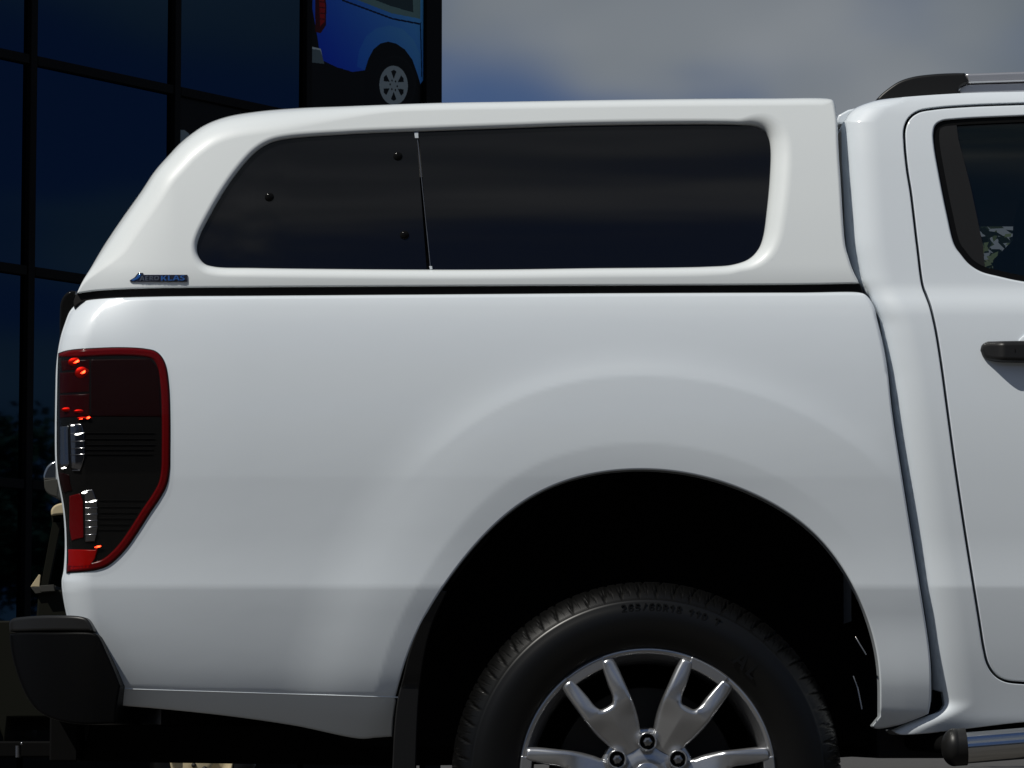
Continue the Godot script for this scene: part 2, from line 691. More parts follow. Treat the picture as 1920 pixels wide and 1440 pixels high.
func poster_print(which: int) -> Image:
	var im := Image.create(POSTER_W, POSTER_W, false, Image.FORMAT_RGB8)
	im.fill(Color(0.03, 0.03, 0.035))
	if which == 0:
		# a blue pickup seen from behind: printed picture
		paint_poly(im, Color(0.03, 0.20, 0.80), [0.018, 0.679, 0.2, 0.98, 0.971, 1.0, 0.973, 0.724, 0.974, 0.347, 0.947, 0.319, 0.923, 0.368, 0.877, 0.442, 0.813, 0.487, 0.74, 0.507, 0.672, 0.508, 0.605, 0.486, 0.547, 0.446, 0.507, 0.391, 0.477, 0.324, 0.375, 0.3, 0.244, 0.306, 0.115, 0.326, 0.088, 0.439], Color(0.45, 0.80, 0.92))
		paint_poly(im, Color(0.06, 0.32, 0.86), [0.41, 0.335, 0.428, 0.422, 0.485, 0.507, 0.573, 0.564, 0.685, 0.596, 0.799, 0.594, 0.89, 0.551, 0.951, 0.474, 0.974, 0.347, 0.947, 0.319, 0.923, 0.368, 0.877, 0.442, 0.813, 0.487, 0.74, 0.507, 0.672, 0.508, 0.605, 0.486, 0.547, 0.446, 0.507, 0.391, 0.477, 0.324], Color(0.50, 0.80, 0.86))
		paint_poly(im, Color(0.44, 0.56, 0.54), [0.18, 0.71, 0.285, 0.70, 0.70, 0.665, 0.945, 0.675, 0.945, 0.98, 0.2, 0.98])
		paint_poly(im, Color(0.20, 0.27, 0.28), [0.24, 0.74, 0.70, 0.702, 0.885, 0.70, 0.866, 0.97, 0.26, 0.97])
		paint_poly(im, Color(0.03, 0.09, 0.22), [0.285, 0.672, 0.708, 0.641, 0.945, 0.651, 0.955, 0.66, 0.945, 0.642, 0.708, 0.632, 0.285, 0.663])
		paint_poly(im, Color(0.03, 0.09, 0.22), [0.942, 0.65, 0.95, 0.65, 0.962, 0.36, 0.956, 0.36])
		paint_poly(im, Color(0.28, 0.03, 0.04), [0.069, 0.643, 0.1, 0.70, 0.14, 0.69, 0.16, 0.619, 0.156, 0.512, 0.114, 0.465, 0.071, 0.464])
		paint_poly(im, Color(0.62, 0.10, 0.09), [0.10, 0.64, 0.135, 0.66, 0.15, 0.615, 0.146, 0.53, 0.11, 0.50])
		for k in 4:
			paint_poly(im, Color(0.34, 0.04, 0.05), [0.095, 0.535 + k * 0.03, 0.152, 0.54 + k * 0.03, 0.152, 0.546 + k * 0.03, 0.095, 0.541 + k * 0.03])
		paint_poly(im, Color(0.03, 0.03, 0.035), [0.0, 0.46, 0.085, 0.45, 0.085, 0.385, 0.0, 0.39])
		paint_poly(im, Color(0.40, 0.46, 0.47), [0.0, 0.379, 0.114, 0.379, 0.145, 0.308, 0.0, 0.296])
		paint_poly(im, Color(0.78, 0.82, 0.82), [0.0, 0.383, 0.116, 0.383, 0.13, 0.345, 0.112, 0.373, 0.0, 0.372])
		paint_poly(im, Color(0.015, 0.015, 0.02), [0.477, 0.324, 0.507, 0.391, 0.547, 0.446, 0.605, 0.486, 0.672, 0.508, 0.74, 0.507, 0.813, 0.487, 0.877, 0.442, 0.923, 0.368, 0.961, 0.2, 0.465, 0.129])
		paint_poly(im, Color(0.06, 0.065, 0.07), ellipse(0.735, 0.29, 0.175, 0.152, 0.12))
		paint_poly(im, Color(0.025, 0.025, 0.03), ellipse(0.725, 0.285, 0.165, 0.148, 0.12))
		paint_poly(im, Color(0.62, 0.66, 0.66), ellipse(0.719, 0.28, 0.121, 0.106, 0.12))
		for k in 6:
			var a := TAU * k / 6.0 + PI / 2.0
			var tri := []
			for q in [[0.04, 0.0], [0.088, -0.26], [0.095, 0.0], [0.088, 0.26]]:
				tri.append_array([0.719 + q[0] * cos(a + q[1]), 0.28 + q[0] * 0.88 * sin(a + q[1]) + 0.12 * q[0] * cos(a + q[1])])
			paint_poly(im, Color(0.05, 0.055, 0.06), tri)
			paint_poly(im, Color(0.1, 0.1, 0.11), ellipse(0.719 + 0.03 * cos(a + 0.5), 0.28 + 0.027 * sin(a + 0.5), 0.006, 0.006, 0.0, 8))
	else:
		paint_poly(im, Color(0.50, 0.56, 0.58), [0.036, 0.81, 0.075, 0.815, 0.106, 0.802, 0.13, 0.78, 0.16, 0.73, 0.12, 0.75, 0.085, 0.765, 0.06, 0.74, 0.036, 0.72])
	return im

func glass_building() -> void:
	var a := at(57, 113, -18.55)
	var along := Vector3(sin(deg_to_rad(35.8)), 0, -cos(deg_to_rad(35.8)))
	var out := Vector3(-along.z, 0, along.x)
	var w := 1.54
	var h := 1.4995
	var y1 := a.y
	a.y = 0.0
	var foot := y1 - 3.0 * h
	var b := thing("glass_building", "dark building faced with blue mirror glass in a black grid", "building", a)
	var wall := Soup.new()
	box(wall, a + along * (w * -1.0) + Vector3.UP * (y1 + 3.0 * h) * 0.5 - out * 5.2, Vector3(4.03 * w, (y1 + 3.0 * h) * 0.5, 5.0), 0.02, atan2(-along.z, along.x))
	part("wall", wall.mesh(), mat.mullion, b)
	var rng := RandomNumberGenerator.new()
	rng.seed = 4
	for c in range(-5, 3):
		for r in range(-3, 3):
			var y0 := y1 + r * h
			var st := Soup.new()
			var ta := rng.randf_range(-0.0022, 0.0022)
			var tb := rng.randf_range(-0.0022, 0.0022)
			var ctr := a + along * ((c + 0.5) * w) + Vector3.UP * (y0 + 0.5 * h)
			var nn := (out + along * ta + Vector3.UP * tb).normalized()
			var ax := (along - nn * along.dot(nn)).normalized()
			var up := nn.cross(ax)
			if up.y < 0.0:
				up = -up
			var hw := w * 0.5 - 0.02
			var hh := h * 0.5 - 0.02
			var q := [ctr - ax * hw - up * hh, ctr + ax * hw - up * hh, ctr + ax * hw + up * hh, ctr - ax * hw + up * hh]
			st.flat(q, nn)
			for e in 4:
				st.flat([q[e], q[(e + 1) % 4], q[(e + 1) % 4] - nn * 0.02, q[e] - nn * 0.02], q[e] + q[(e + 1) % 4] - ctr * 2.0)
			part("glass_panel", st.mesh(), mat.tower_glass, b)
	for c in range(-5, 4):
		var st := Soup.new()
		var hw := 0.034
		var sh := 0.0
		if c == 3:
			hw = 0.105
			sh = 0.06
		box(st, a + along * (c * w + sh) + Vector3.UP * (y1 + 3.0 * h) * 0.5 + out * 0.01, Vector3(hw, (y1 + 3.0 * h) * 0.5, 0.03), 0.004, atan2(-along.z, along.x))
		part("mullion", st.mesh(), mat.mullion, b)
	for c in range(-5, 3):
		for r in range(-3, 4):
			var st := Soup.new()
			box(st, a + along * ((c + 0.5) * w) + Vector3.UP * (y1 + r * h) + out * 0.008, Vector3(w * 0.5 - 0.041, 0.034, 0.026), 0.004, atan2(-along.z, along.x))
			part("transom", st.mesh(), mat.mullion, b)
	for k in 2:
		var c := 2 - k
		var r := -k
		var m := StandardMaterial3D.new()
		m.albedo_texture = ImageTexture.create_from_image(poster_print(k))
		m.roughness = 0.35
		m.metallic_specular = 0.2
		var st := Soup.new()
		var o := a + along * (c * w) + Vector3.UP * (y1 + r * h) + out * 0.006
		var id := []
		for q in [[0.012, 0.012], [0.972, 0.012], [0.972, 0.988], [0.012, 0.988]]:
			id.append(st.vert(o + along * w * q[0] + Vector3.UP * h * q[1], out, Vector2(q[0], 1.0 - q[1])))
		st.quad(id[0], id[1], id[2], id[3])
		var pp := solid("poster", st, m, "large poster of a blue pickup on the glass, above the canopy" if k == 0 else "dark poster with a pale curved shape, under the glass grid line", "poster")
		pp.set_meta("group", "posters on the glass building")

func tree(label: String, where: Vector3, height: float, spread: float, seed_: int) -> void:
	var t := thing("tree", label, "tree", where)
	var rng := RandomNumberGenerator.new()
	rng.seed = seed_
	var st := Soup.new()
	tube(st, [where, where + Vector3(0.1, height * 0.3, 0), where + Vector3(0.05, height * 0.7, 0.1)], 0.16, 8, func(f): return 1.0 - 0.7 * f)
	var tips := []
	for k in 26:
		var p := where + Vector3(0, height * rng.randf_range(0.28, 0.6), 0)
		var an := rng.randf() * TAU
		var q := p + Vector3(cos(an) * spread * rng.randf_range(0.3, 0.8), height * rng.randf_range(0.08, 0.36), sin(an) * spread * rng.randf_range(0.3, 0.8))
		tube(st, [p, p.lerp(q, 0.5) + Vector3(0, 0.1, 0), q], 0.05, 5, func(f): return 1.0 - 0.8 * f)
		tips.append(q)
	part("trunk", st.mesh(), mat.bark, t)
	var lf := Soup.new()
	for k in 9000:
		var c: Vector3 = tips[rng.randi() % tips.size()]
		var d := Vector3(rng.randfn(), rng.randfn() * 0.8, rng.randfn()) * spread * 0.19
		var p := c + d
		var n := Vector3(rng.randfn(), rng.randfn() + 0.6, rng.randfn()).normalized()
		var x := n.cross(Vector3(0.3, 0.9, 0.2)).normalized() * rng.randf_range(0.08, 0.16) * spread / 2.3
		var y := n.cross(x).normalized() * rng.randf_range(0.05, 0.1) * spread / 2.3
		lf.flat([p - x, p + y, p + x, p - y], n)
	part("crown", lf.mesh(), mat.leaf, t)

func pickup() -> void:
	truck = thing("pickup_truck", "white double cab pickup with a white canopy over its bed", "pickup truck", Vector3(0, 0, -0.9))
	bed_side()
	canopy()
	cab()
	tail_lamp()
	wheel()
	rear_end()
	underside()

# ---- load bed
var bed_prof: PackedFloat32Array
var arch_tab := []
var arch_fine: PackedFloat32Array
var wobble: FastNoiseLite
var bed_left := [540, 146, 560, 146, 572, 139, 585, 130, 605, 122, 630, 114, 655, 109, 685, 105.5, 725, 104, 870, 104, 907, 109, 937, 115, 978, 120, 1028, 121.5, 1070, 119, 1089, 115.5, 1112, 117, 1151, 124, 1300, 150, 1400, 160]
const FLARE := [0, -6.0, 46, -4.5, 53, 0.0, 75, 0.5, 172, 1.0, 180, 8.0, 195, 8.0, 215, 4.0, 240, 1.0, 270, 0.0]
var flare_prof: PackedFloat32Array
var flare_soft: PackedFloat32Array
const FLARE_SOFT := [0, -6.0, 46, -4.5, 56, 0.0, 90, 0.8, 130, 2.4, 170, 4.0, 205, 3.8, 250, 2.0, 298, 0.0]

func bed_z(u: float, v: float) -> float:
	var z := look(bed_prof, 500, v - maxf(0.0, smoothstep(1150.0, 1290.0, v)) * 0.031 * (u - 232.0))
	# wheel arch flare
	var dx := u - 1215.0
	var dy := 1457.0 - v
	var rho := sqrt(dx * dx + dy * dy)
	if rho < 860.0:
		var th := rad_to_deg(atan2(dy, dx))
		if th < -90.0:
			th += 360.0
		var d := rho - look(arch_fine, 0, th)
		var stretch := 1.0 + 0.35 * smoothstep(95.0, 165.0, th)
		var w := 1.0 - 0.65 * smoothstep(80.0, 30.0, th)
		var side := smoothstep(98.0, 142.0, th)
		z += lerpf(look(flare_prof, 0, d), look(flare_soft, 0, d * stretch), side) * w
	# rear corner
	if u < 470.0:
		var k := 470.0 - u
		z -= 0.00016 * k * k / UNIT
		var wc := smoothstep(290.0, 130.0, u)
		if wc > 0.0 and v < 650.0:
			z -= wc * 0.0029 * (650.0 - v) * (650.0 - v) / UNIT
		var e := u - table(bed_left, v)
		if e < 58.0:
			e = maxf(e, 0.2)
			z -= (58.0 - sqrt(58.0 * 58.0 - (58.0 - e) * (58.0 - e))) / UNIT
	# pressed sheet is never quite true
	z += wobble.get_noise_2d(u, v * 1.6) * 0.00006
	# leading edge falls in a little
	var f := u - (1600.0 + (v - 560.0) * 0.142)
	if f > 0.0:
		z -= 0.00045 * f * f / UNIT
	return z

func bed_side() -> void:
	bed_prof = profile_of([500, 30, 556, 23, 575, 15, 600, 11.5, 640, 8.0, 700, 4.5, 800, 1.0, 892, -2.9, 897, -4.7, 1000, -4.6, 1060, -2.0, 1097, -0.5, 1102, -10.0, 1180, -14.0, 1240, -18.5, 1285, -24.0, 1292, -40.0, 1330, -48.0, 1420, -52.0], 900, 500, 1460)
	for a in [[14.7, 441], [17.9, 456], [22.1, 470], [26.5, 482.5], [30.7, 494], [35.6, 507], [40.5, 519], [45.3, 531], [54, 552], [59.3, 558], [65.3, 563], [70.9, 566.5], [76.3, 570], [82.5, 574], [88.5, 576], [93.5, 577], [99.4, 578], [105.5, 577], [110.9, 573], [116.9, 563], [123, 549], [134, 526.5], [142.2, 517], [152.9, 505], [162.8, 494]]:
		arch_tab.append_array([a[0], a[1]])
	var fine := []
	for k in range(0, 181):
		fine.append(table(arch_tab, k))
	for turn in 4:
		var soft := fine.duplicate()
		for k in range(8, 170):
			var t := 0.0
			for o in range(-4, 5):
				t += fine[k + o]
			soft[k] = t / 9.0
		fine = soft
	arch_tab = []
	arch_fine = PackedFloat32Array(fine)
	wobble = FastNoiseLite.new()
	wobble.seed = 3
	wobble.frequency = 0.011
	wobble.fractal_octaves = 2
	# flare height by distance from the lip
	flare_prof = heights(FLARE)
	flare_soft = heights(FLARE_SOFT)
	var arch := PackedVector2Array()
	for k in range(148, -1, -1):
		var th := 14.7 + k
		var r := look(arch_fine, 0, th)
		arch.append(Vector2(1215.0 + r * cos(deg_to_rad(th)), 1457.0 - r * sin(deg_to_rad(th))))
	var outline := ring([
		spl([146, 569, 160, 564, 200, 559.5, 300, 556, 480, 554.5, 960, 551, 1100, 550, 1500, 548.5, 1612, 548.5, 1622, 552, 1631, 561, 1640, 578, 1644, 596, 1651, 624, 1662, 679, 1673, 775, 1689, 880, 1709, 1005, 1731, 1140, 1739, 1192, 1744, 1234, 1746, 1275, 1745, 1317, 1741, 1338]),
		spl([1741, 1338, 1728, 1344, 1687, 1359, 1641, 1366, 1636, 1360]),
		arch_reversed(arch),
		spl([743, 1313, 738, 1345, 735, 1381]), spl([735, 1381, 705, 1383, 676, 1385, 554, 1361, 431, 1343, 300, 1329, 215, 1322]),
		spl([215, 1322, 180, 1300, 150, 1250, 124, 1151, 117, 1112, 115.5, 1089, 119, 1070, 121.5, 1028, 120, 978, 115, 937, 109, 907, 104, 870, 104, 725, 105.5, 685, 109, 655, 114, 630, 122, 605, 130, 585, 139, 574, 146, 569])])
	var rad := func(p): return 2.0 if p.x < 230.0 else (7.0 if p.y < 700.0 else 4.0)
	var st := panel(outline, bed_z, 7.0, rad, 0.05)
	# front wall of the bed, across the truck
	var fw_a := []
	var fw_b := []
	for q in spl([1612, 549, 1622, 552, 1631, 561, 1640, 578, 1644, 596, 1651, 624, 1662, 679, 1673, 775, 1689, 880, 1709, 1005, 1731, 1140, 1739, 1192, 1744, 1234, 1746, 1275, 1745, 1317]):
		var zz := bed_z(q.x - 4.0, q.y) - 0.053
		var w := at(q.x, q.y, zz)
		fw_a.append(w)
		fw_b.append(Vector3(w.x, w.y, -1.84 - zz))
	bridge(st, fw_a, fw_b, Vector3.RIGHT)
	# pressed bead above the sill
	var line := []
	for k in 75:
		var u := 234.0 + k * 6.92
		var v := 1291.5 + (u - 232.0) * 0.031
		line.append(at(u, v, bed_z(u, v) - 0.0004))
	tube(st, line, 0.0016, 8)
	var m := st.mesh()
	part("bed_side", m, mat.paint, truck)
	mirrored("bed_side", m, mat.paint)
	# arch return and tub
	var tub := Soup.new()
	var a := []
	var b := []
	for p in arch:
		a.append(at(p.x, p.y, bed_z(p.x, p.y) - 0.045))
		b.append(at(p.x, p.y, -0.5))
	bridge(tub, a, b, Vector3.DOWN)
	tub.flat([at(640, 820, -0.4), at(1760, 820, -0.4), at(1760, 1400, -0.4), at(640, 1400, -0.4)], Vector3.BACK)
	part("wheel_arch_liner", tub.mesh(), mat.liner, truck)
	# light trim clips on the liner
	for seg in [[1604, 1194, 1612, 1208, 1624, 1228], [1600, 1268, 1608, 1290, 1616, 1330]]:
		var s := Soup.new()
		tube(s, [at(seg[0], seg[1], -0.06), at(seg[2], seg[3], -0.05), at(seg[4], seg[5], -0.045)], 0.0016, 6)
		part("liner_clip", s.mesh(), mat.steel, truck)
	# strip between bed and canopy
	var seal := ring([spl([143, 551, 160, 547, 200, 543.5, 300, 540, 480, 538, 960, 535.5, 1500, 533, 1612, 532]), spl([1612, 532, 1619, 550]), spl([1619, 550, 1500, 550, 960, 553, 480, 556, 300, 558, 200, 561, 150, 568, 139, 578]), spl([139, 578, 138, 565, 143, 551])])
	part("canopy_seal", panel(seal, func(u, v): return canopy_z(u, 540.0) - 0.012 + (v - 545.0) * 0.0002, 12.0, even(2.0), 0.05).mesh(), mat.rubber_seal, truck)
	# mud flap behind the wheel, moulded on to the arch
	var flap := ring([spl([819, 1107, 801, 1137, 784, 1177, 766, 1227, 755, 1273, 746, 1308, 739, 1370, 734, 1480]), spl([734, 1480, 779, 1480]), spl([779, 1480, 781, 1400, 786, 1300, 797, 1220, 812, 1165, 838, 1108]), spl([838, 1108, 819, 1107])])
	part("mud_flap", panel(flap, func(u, v): return bed_z(760.0, minf(v, 1290.0)) + 0.004 - (u - 760.0) * 0.00025, 14.0, even(3.0), 0.04).mesh(), mat.grey_plastic, truck)
	var lip := Soup.new()
	var lp := []
	for k in 14:
		var th := 135.0 - k * 0.9
		var r := look(arch_fine, 0, th) - 8.0
		var p := Vector2(1215.0 + r * cos(deg_to_rad(th)), 1457.0 - r * sin(deg_to_rad(th)))
		lp.append(at(p.x, p.y, bed_z(p.x, p.y) - 0.02))
	tube(lip, lp, 0.0025, 8)
	part("arch_trim", lip.mesh(), mat.black_plastic, truck)

func heights(tilts: Array) -> PackedFloat32Array:
	var z := 0.0
	var list := PackedFloat32Array()
	for d in 300:
		list.append(z)
		z -= tan(deg_to_rad(table(tilts, d))) / UNIT
	for d in list.size():
		list[d] -= z
	return list

func arch_reversed(arch: PackedVector2Array) -> PackedVector2Array:
	var r := arch.duplicate()
	r.reverse()
	return r

func mirrored(called: String, m: Mesh, mt: Material) -> void:
	var o := part(called, m, mt, truck)
	o.transform = Transform3D(Basis.from_scale(Vector3(1, 1, -1)), Vector3(0, 0, -0.92))

# ---- canopy
func canopy_z(u: float, v: float) -> float:
	var z := -0.022 - (540.0 - v) * 0.205 / UNIT
	if u < 560.0:
		var k := 560.0 - u
		z -= 0.00022 * k * k / UNIT
	var tw := smoothstep(330.0, 170.0, u)
	z -= tw * 0.13 * (560.0 - v) / UNIT
	# slight crown along the height
	z -= 0.00024 * (v - 420.0) * (v - 420.0) / UNIT
	if v > 496.0:
		z -= (v - 496.0) * (v - 496.0) * 0.0024 / UNIT
	return z

func canopy() -> void:
	var outline := ring([
		spl([144, 550, 155, 527, 170, 502.5, 195, 460, 225, 415, 264, 360, 290, 321, 320, 287, 335, 271, 357, 252.5, 387, 233, 425, 219, 480, 209.5, 555, 203, 655, 199, 822, 193, 960, 190.5, 1200, 186.5, 1440, 184.5, 1553, 185, 1562, 188, 1566, 197]),
		spl([1566, 197, 1570, 225, 1572, 275, 1576, 337, 1585, 460, 1591, 482, 1598, 504, 1611, 531]),
		spl([1611, 531, 1500, 533, 960, 535.5, 480, 538, 300, 539.5, 225, 542, 175, 545.5, 144, 550])])
	var hole := spl([420, 360, 390, 412, 375, 442, 369.5, 462, 372, 479, 383, 494, 402, 500, 480, 502.5, 807, 505.5, 960, 505, 1100, 503, 1325, 500, 1375, 496, 1405, 485, 1422, 467, 1430.5, 445, 1438, 392, 1443.5, 330, 1444.5, 280, 1440, 258, 1431, 246, 1414, 238, 1382, 234.5, 1100, 236, 960, 240.5, 785, 247, 655, 252.5, 530, 262.5, 502, 271, 478, 287, 449, 319], 5.0, true)
	var rad := func(p):
		if p.y > 530.0 and p.x > 160.0:
			return 3.0
		if p.x < 250.0:
			return lerpf(44.0, 3.0, smoothstep(440.0, 548.0, p.y))
		if p.x > 1540.0:
			return lerpf(15.0, 6.0, smoothstep(1540.0, 1568.0, p.x))
		return 44.0 if p.x < 480.0 else lerpf(44.0, 15.0, smoothstep(480.0, 760.0, p.x))
	var hrad := func(p): return 13.0 + 30.0 * smoothstep(1380.0, 1450.0, p.x) + 6.0 * smoothstep(470.0, 506.0, p.y)
	var st := panel(outline, canopy_z, 7.0, rad, 0.06, [hole], hrad, 0.016, 0.02, 6)
	var m := st.mesh()
	var shell := part("canopy", m, mat.gelcoat, truck)
	mirrored("canopy_side", m, mat.gelcoat)
	# roof, rear and inner lining
	var roof := Soup.new()
	var a := []
	var b := []
	for p in spl([144, 550, 195, 460, 264, 360, 320, 287, 357, 252.5, 387, 233, 425, 219, 480, 209.5, 655, 199, 960, 190.5, 1440, 184.5, 1562, 188]):
		var z := canopy_z(p.x + 30.0, p.y + 30.0) - 0.045
		var w := at(p.x, p.y, z)
		a.append(w)
		b.append(Vector3(w.x, w.y, -1.84 - z))
	bridge(roof, a, b, Vector3(-0.3, 1, 0))
	part("canopy_roof", roof.mesh(), mat.gelcoat, shell)
	part("inner_lining", boxed(Vector3(-0.16, 1.62, -0.92), Vector3(0.52, 0.012, 0.62)), mat.cloth, shell)
	# panes
	var gz := func(u, v): return canopy_z(u, v) - 0.0165
	var cut := PackedVector2Array([Vector2(781, 200), Vector2(2000, 200), Vector2(2000, 560), Vector2(811, 560)])
	var back := PackedVector2Array([Vector2(300, 200), Vector2(777, 200), Vector2(804, 560), Vector2(300, 560)])
	for q in [back, cut]:
		var got := Geometry2D.intersect_polygons(PackedVector2Array(Array(hole).map(func(p): return p)), q)
		for g in got:
			var s := Soup.new()
			fill(s, g, [], gz if q == cut else (func(u, v): return canopy_z(u, v) - 0.0145), 14.0)
			part("side_window", s.mesh(), mat.black_glass, shell)
	# divider channel and its bright ends
	var s := Soup.new()
	tube(s, [at(783, 262, gz.call(783, 262) + 0.002), at(807, 500, gz.call(807, 500) + 0.002)], 0.0011, 6)
	part("divider_strip", s.mesh(), mat.steel, shell)
	for e in [[777, 248, 785, 259], [805, 499, 811, 505]]:
		part("divider_end", block(straight([e[0], e[1], e[2] - 1, e[1], e[2], e[3], e[0] + 1, e[3]]), gz.call(780, e[1]) + 0.006, 0.006, 0.8), mat.paint, shell)
	# hinge and catch caps
	for p in [[746, 293.5], [505, 370], [758.5, 441]]:
		var r := Soup.new()
		var c := at(p[0], p[1], canopy_z(p[0], p[1]) - 0.0145)
		ball(r, c, Vector3(0.0095, 0.0095, 0.006), 10)
		part("cap", r.mesh(), mat.gloss_black, shell)
	# maker's badge
	var bz: float = canopy_z(300, 525) + 0.0045
	var plate := straight([244, 525, 252, 520, 259, 511.5, 268, 511.5, 268, 515, 351, 515, 351, 528.5, 247, 528.5, 243, 526.5], 6.0)
	var bp := panel(plate, func(u, v): return canopy_z(u, v) + 0.0035, 10.0, even(0.8), 0.004, [], null, 0.0, 0.0, 2, true)
	part("badge", bp.mesh(), mat.badge_dark, shell)
	var sw := straight([245.5, 525.5, 254, 521, 260, 514, 265, 514, 263, 519, 258, 523.5, 250, 526.5], 5.0)
	part("badge_swoosh", panel(sw, func(u, v): return canopy_z(u, v) + 0.0048, 6.0, even(0.6), 0.002, [], null, 0.0, 0.0, 2).mesh(), mat.badge_blue, shell)
	letters(shell, "AERO", 262, 526.5, 9.0, bz + 0.0004, mat.steel, 38.0)
	letters(shell, "KLAS", 302, 526.5, 10.0, bz + 0.0004, mat.badge_blue, 46.0)

func letters(parent: Node3D, text: String, u: float, v: float, cap: float, z: float, m: Material, width: float) -> void:
	var f := SystemFont.new()
	f.font_names = PackedStringArray(["Droid Sans"])
	f.font_weight = 700
	var t := TextMesh.new()
	t.text = text
	t.font = f
	t.font_size = 64
	t.pixel_size = 0.001
	t.depth = 0.001
	t.horizontal_alignment = HORIZONTAL_ALIGNMENT_LEFT
	t.vertical_alignment = VERTICAL_ALIGNMENT_BOTTOM
	var o := MeshInstance3D.new()
	o.name = "badge_lettering"
	o.mesh = t
	o.material_override = m
	parent.add_child(o, true)
	var box3 := t.get_aabb()
	var sx := width / UNIT / maxf(box3.size.x, 0.001)
	var sy := cap / UNIT / maxf(box3.size.y, 0.001)
	var p := at(u, v, canopy_z(u, v) + 0.0045)
	var q := at(u + width, v - cap, canopy_z(u + width, v - cap) + 0.0045)
	var along := Vector3(q.x - p.x, 0, (canopy_z(u + width, v) - canopy_z(u, v))).normalized()
	var up := Vector3(0, q.y - p.y, canopy_z(u, v - cap) - canopy_z(u, v)).normalized()
	var nrm := along.cross(up).normalized()
	var bs := Basis(along * sx, up * sy, nrm * 1.2)
	var off := Vector3.ZERO
	var pp: Node = parent
	while pp != self:
		off += (pp as Node3D).position
		pp = pp.get_parent()
	o.transform = Transform3D(bs, p - off - bs * Vector3(box3.position.x, box3.position.y, box3.position.z))

# ---- cab
var cab_prof: PackedFloat32Array
var cab_edge: PackedFloat32Array
var cab_left := [160, 1640, 187, 1640, 190, 1637, 202, 1605, 227, 1584, 250, 1586, 300, 1589, 350, 1592.5, 460, 1600.5, 499, 1609, 532, 1616, 556, 1631, 574, 1640, 604, 1653, 646, 1662, 700, 1673, 775, 1684, 1140, 1744, 1202, 1753, 1265, 1762, 1321, 1768, 1340, 1735, 1358, 1694, 1376, 1664, 1400, 1655]

func cab_z(u: float, v: float) -> float:
	var z := look(cab_prof, 150, v)
	var e := u - look(cab_edge, 150, v)
	if e < 0.0:
		z += e * 1.7 / UNIT
	if e < 62.0:
		e = maxf(e, 0.5)
		var k := 62.0 - e
		z -= 0.62 * (62.0 - sqrt(62.0 * 62.0 - k * k)) / UNIT
	return z

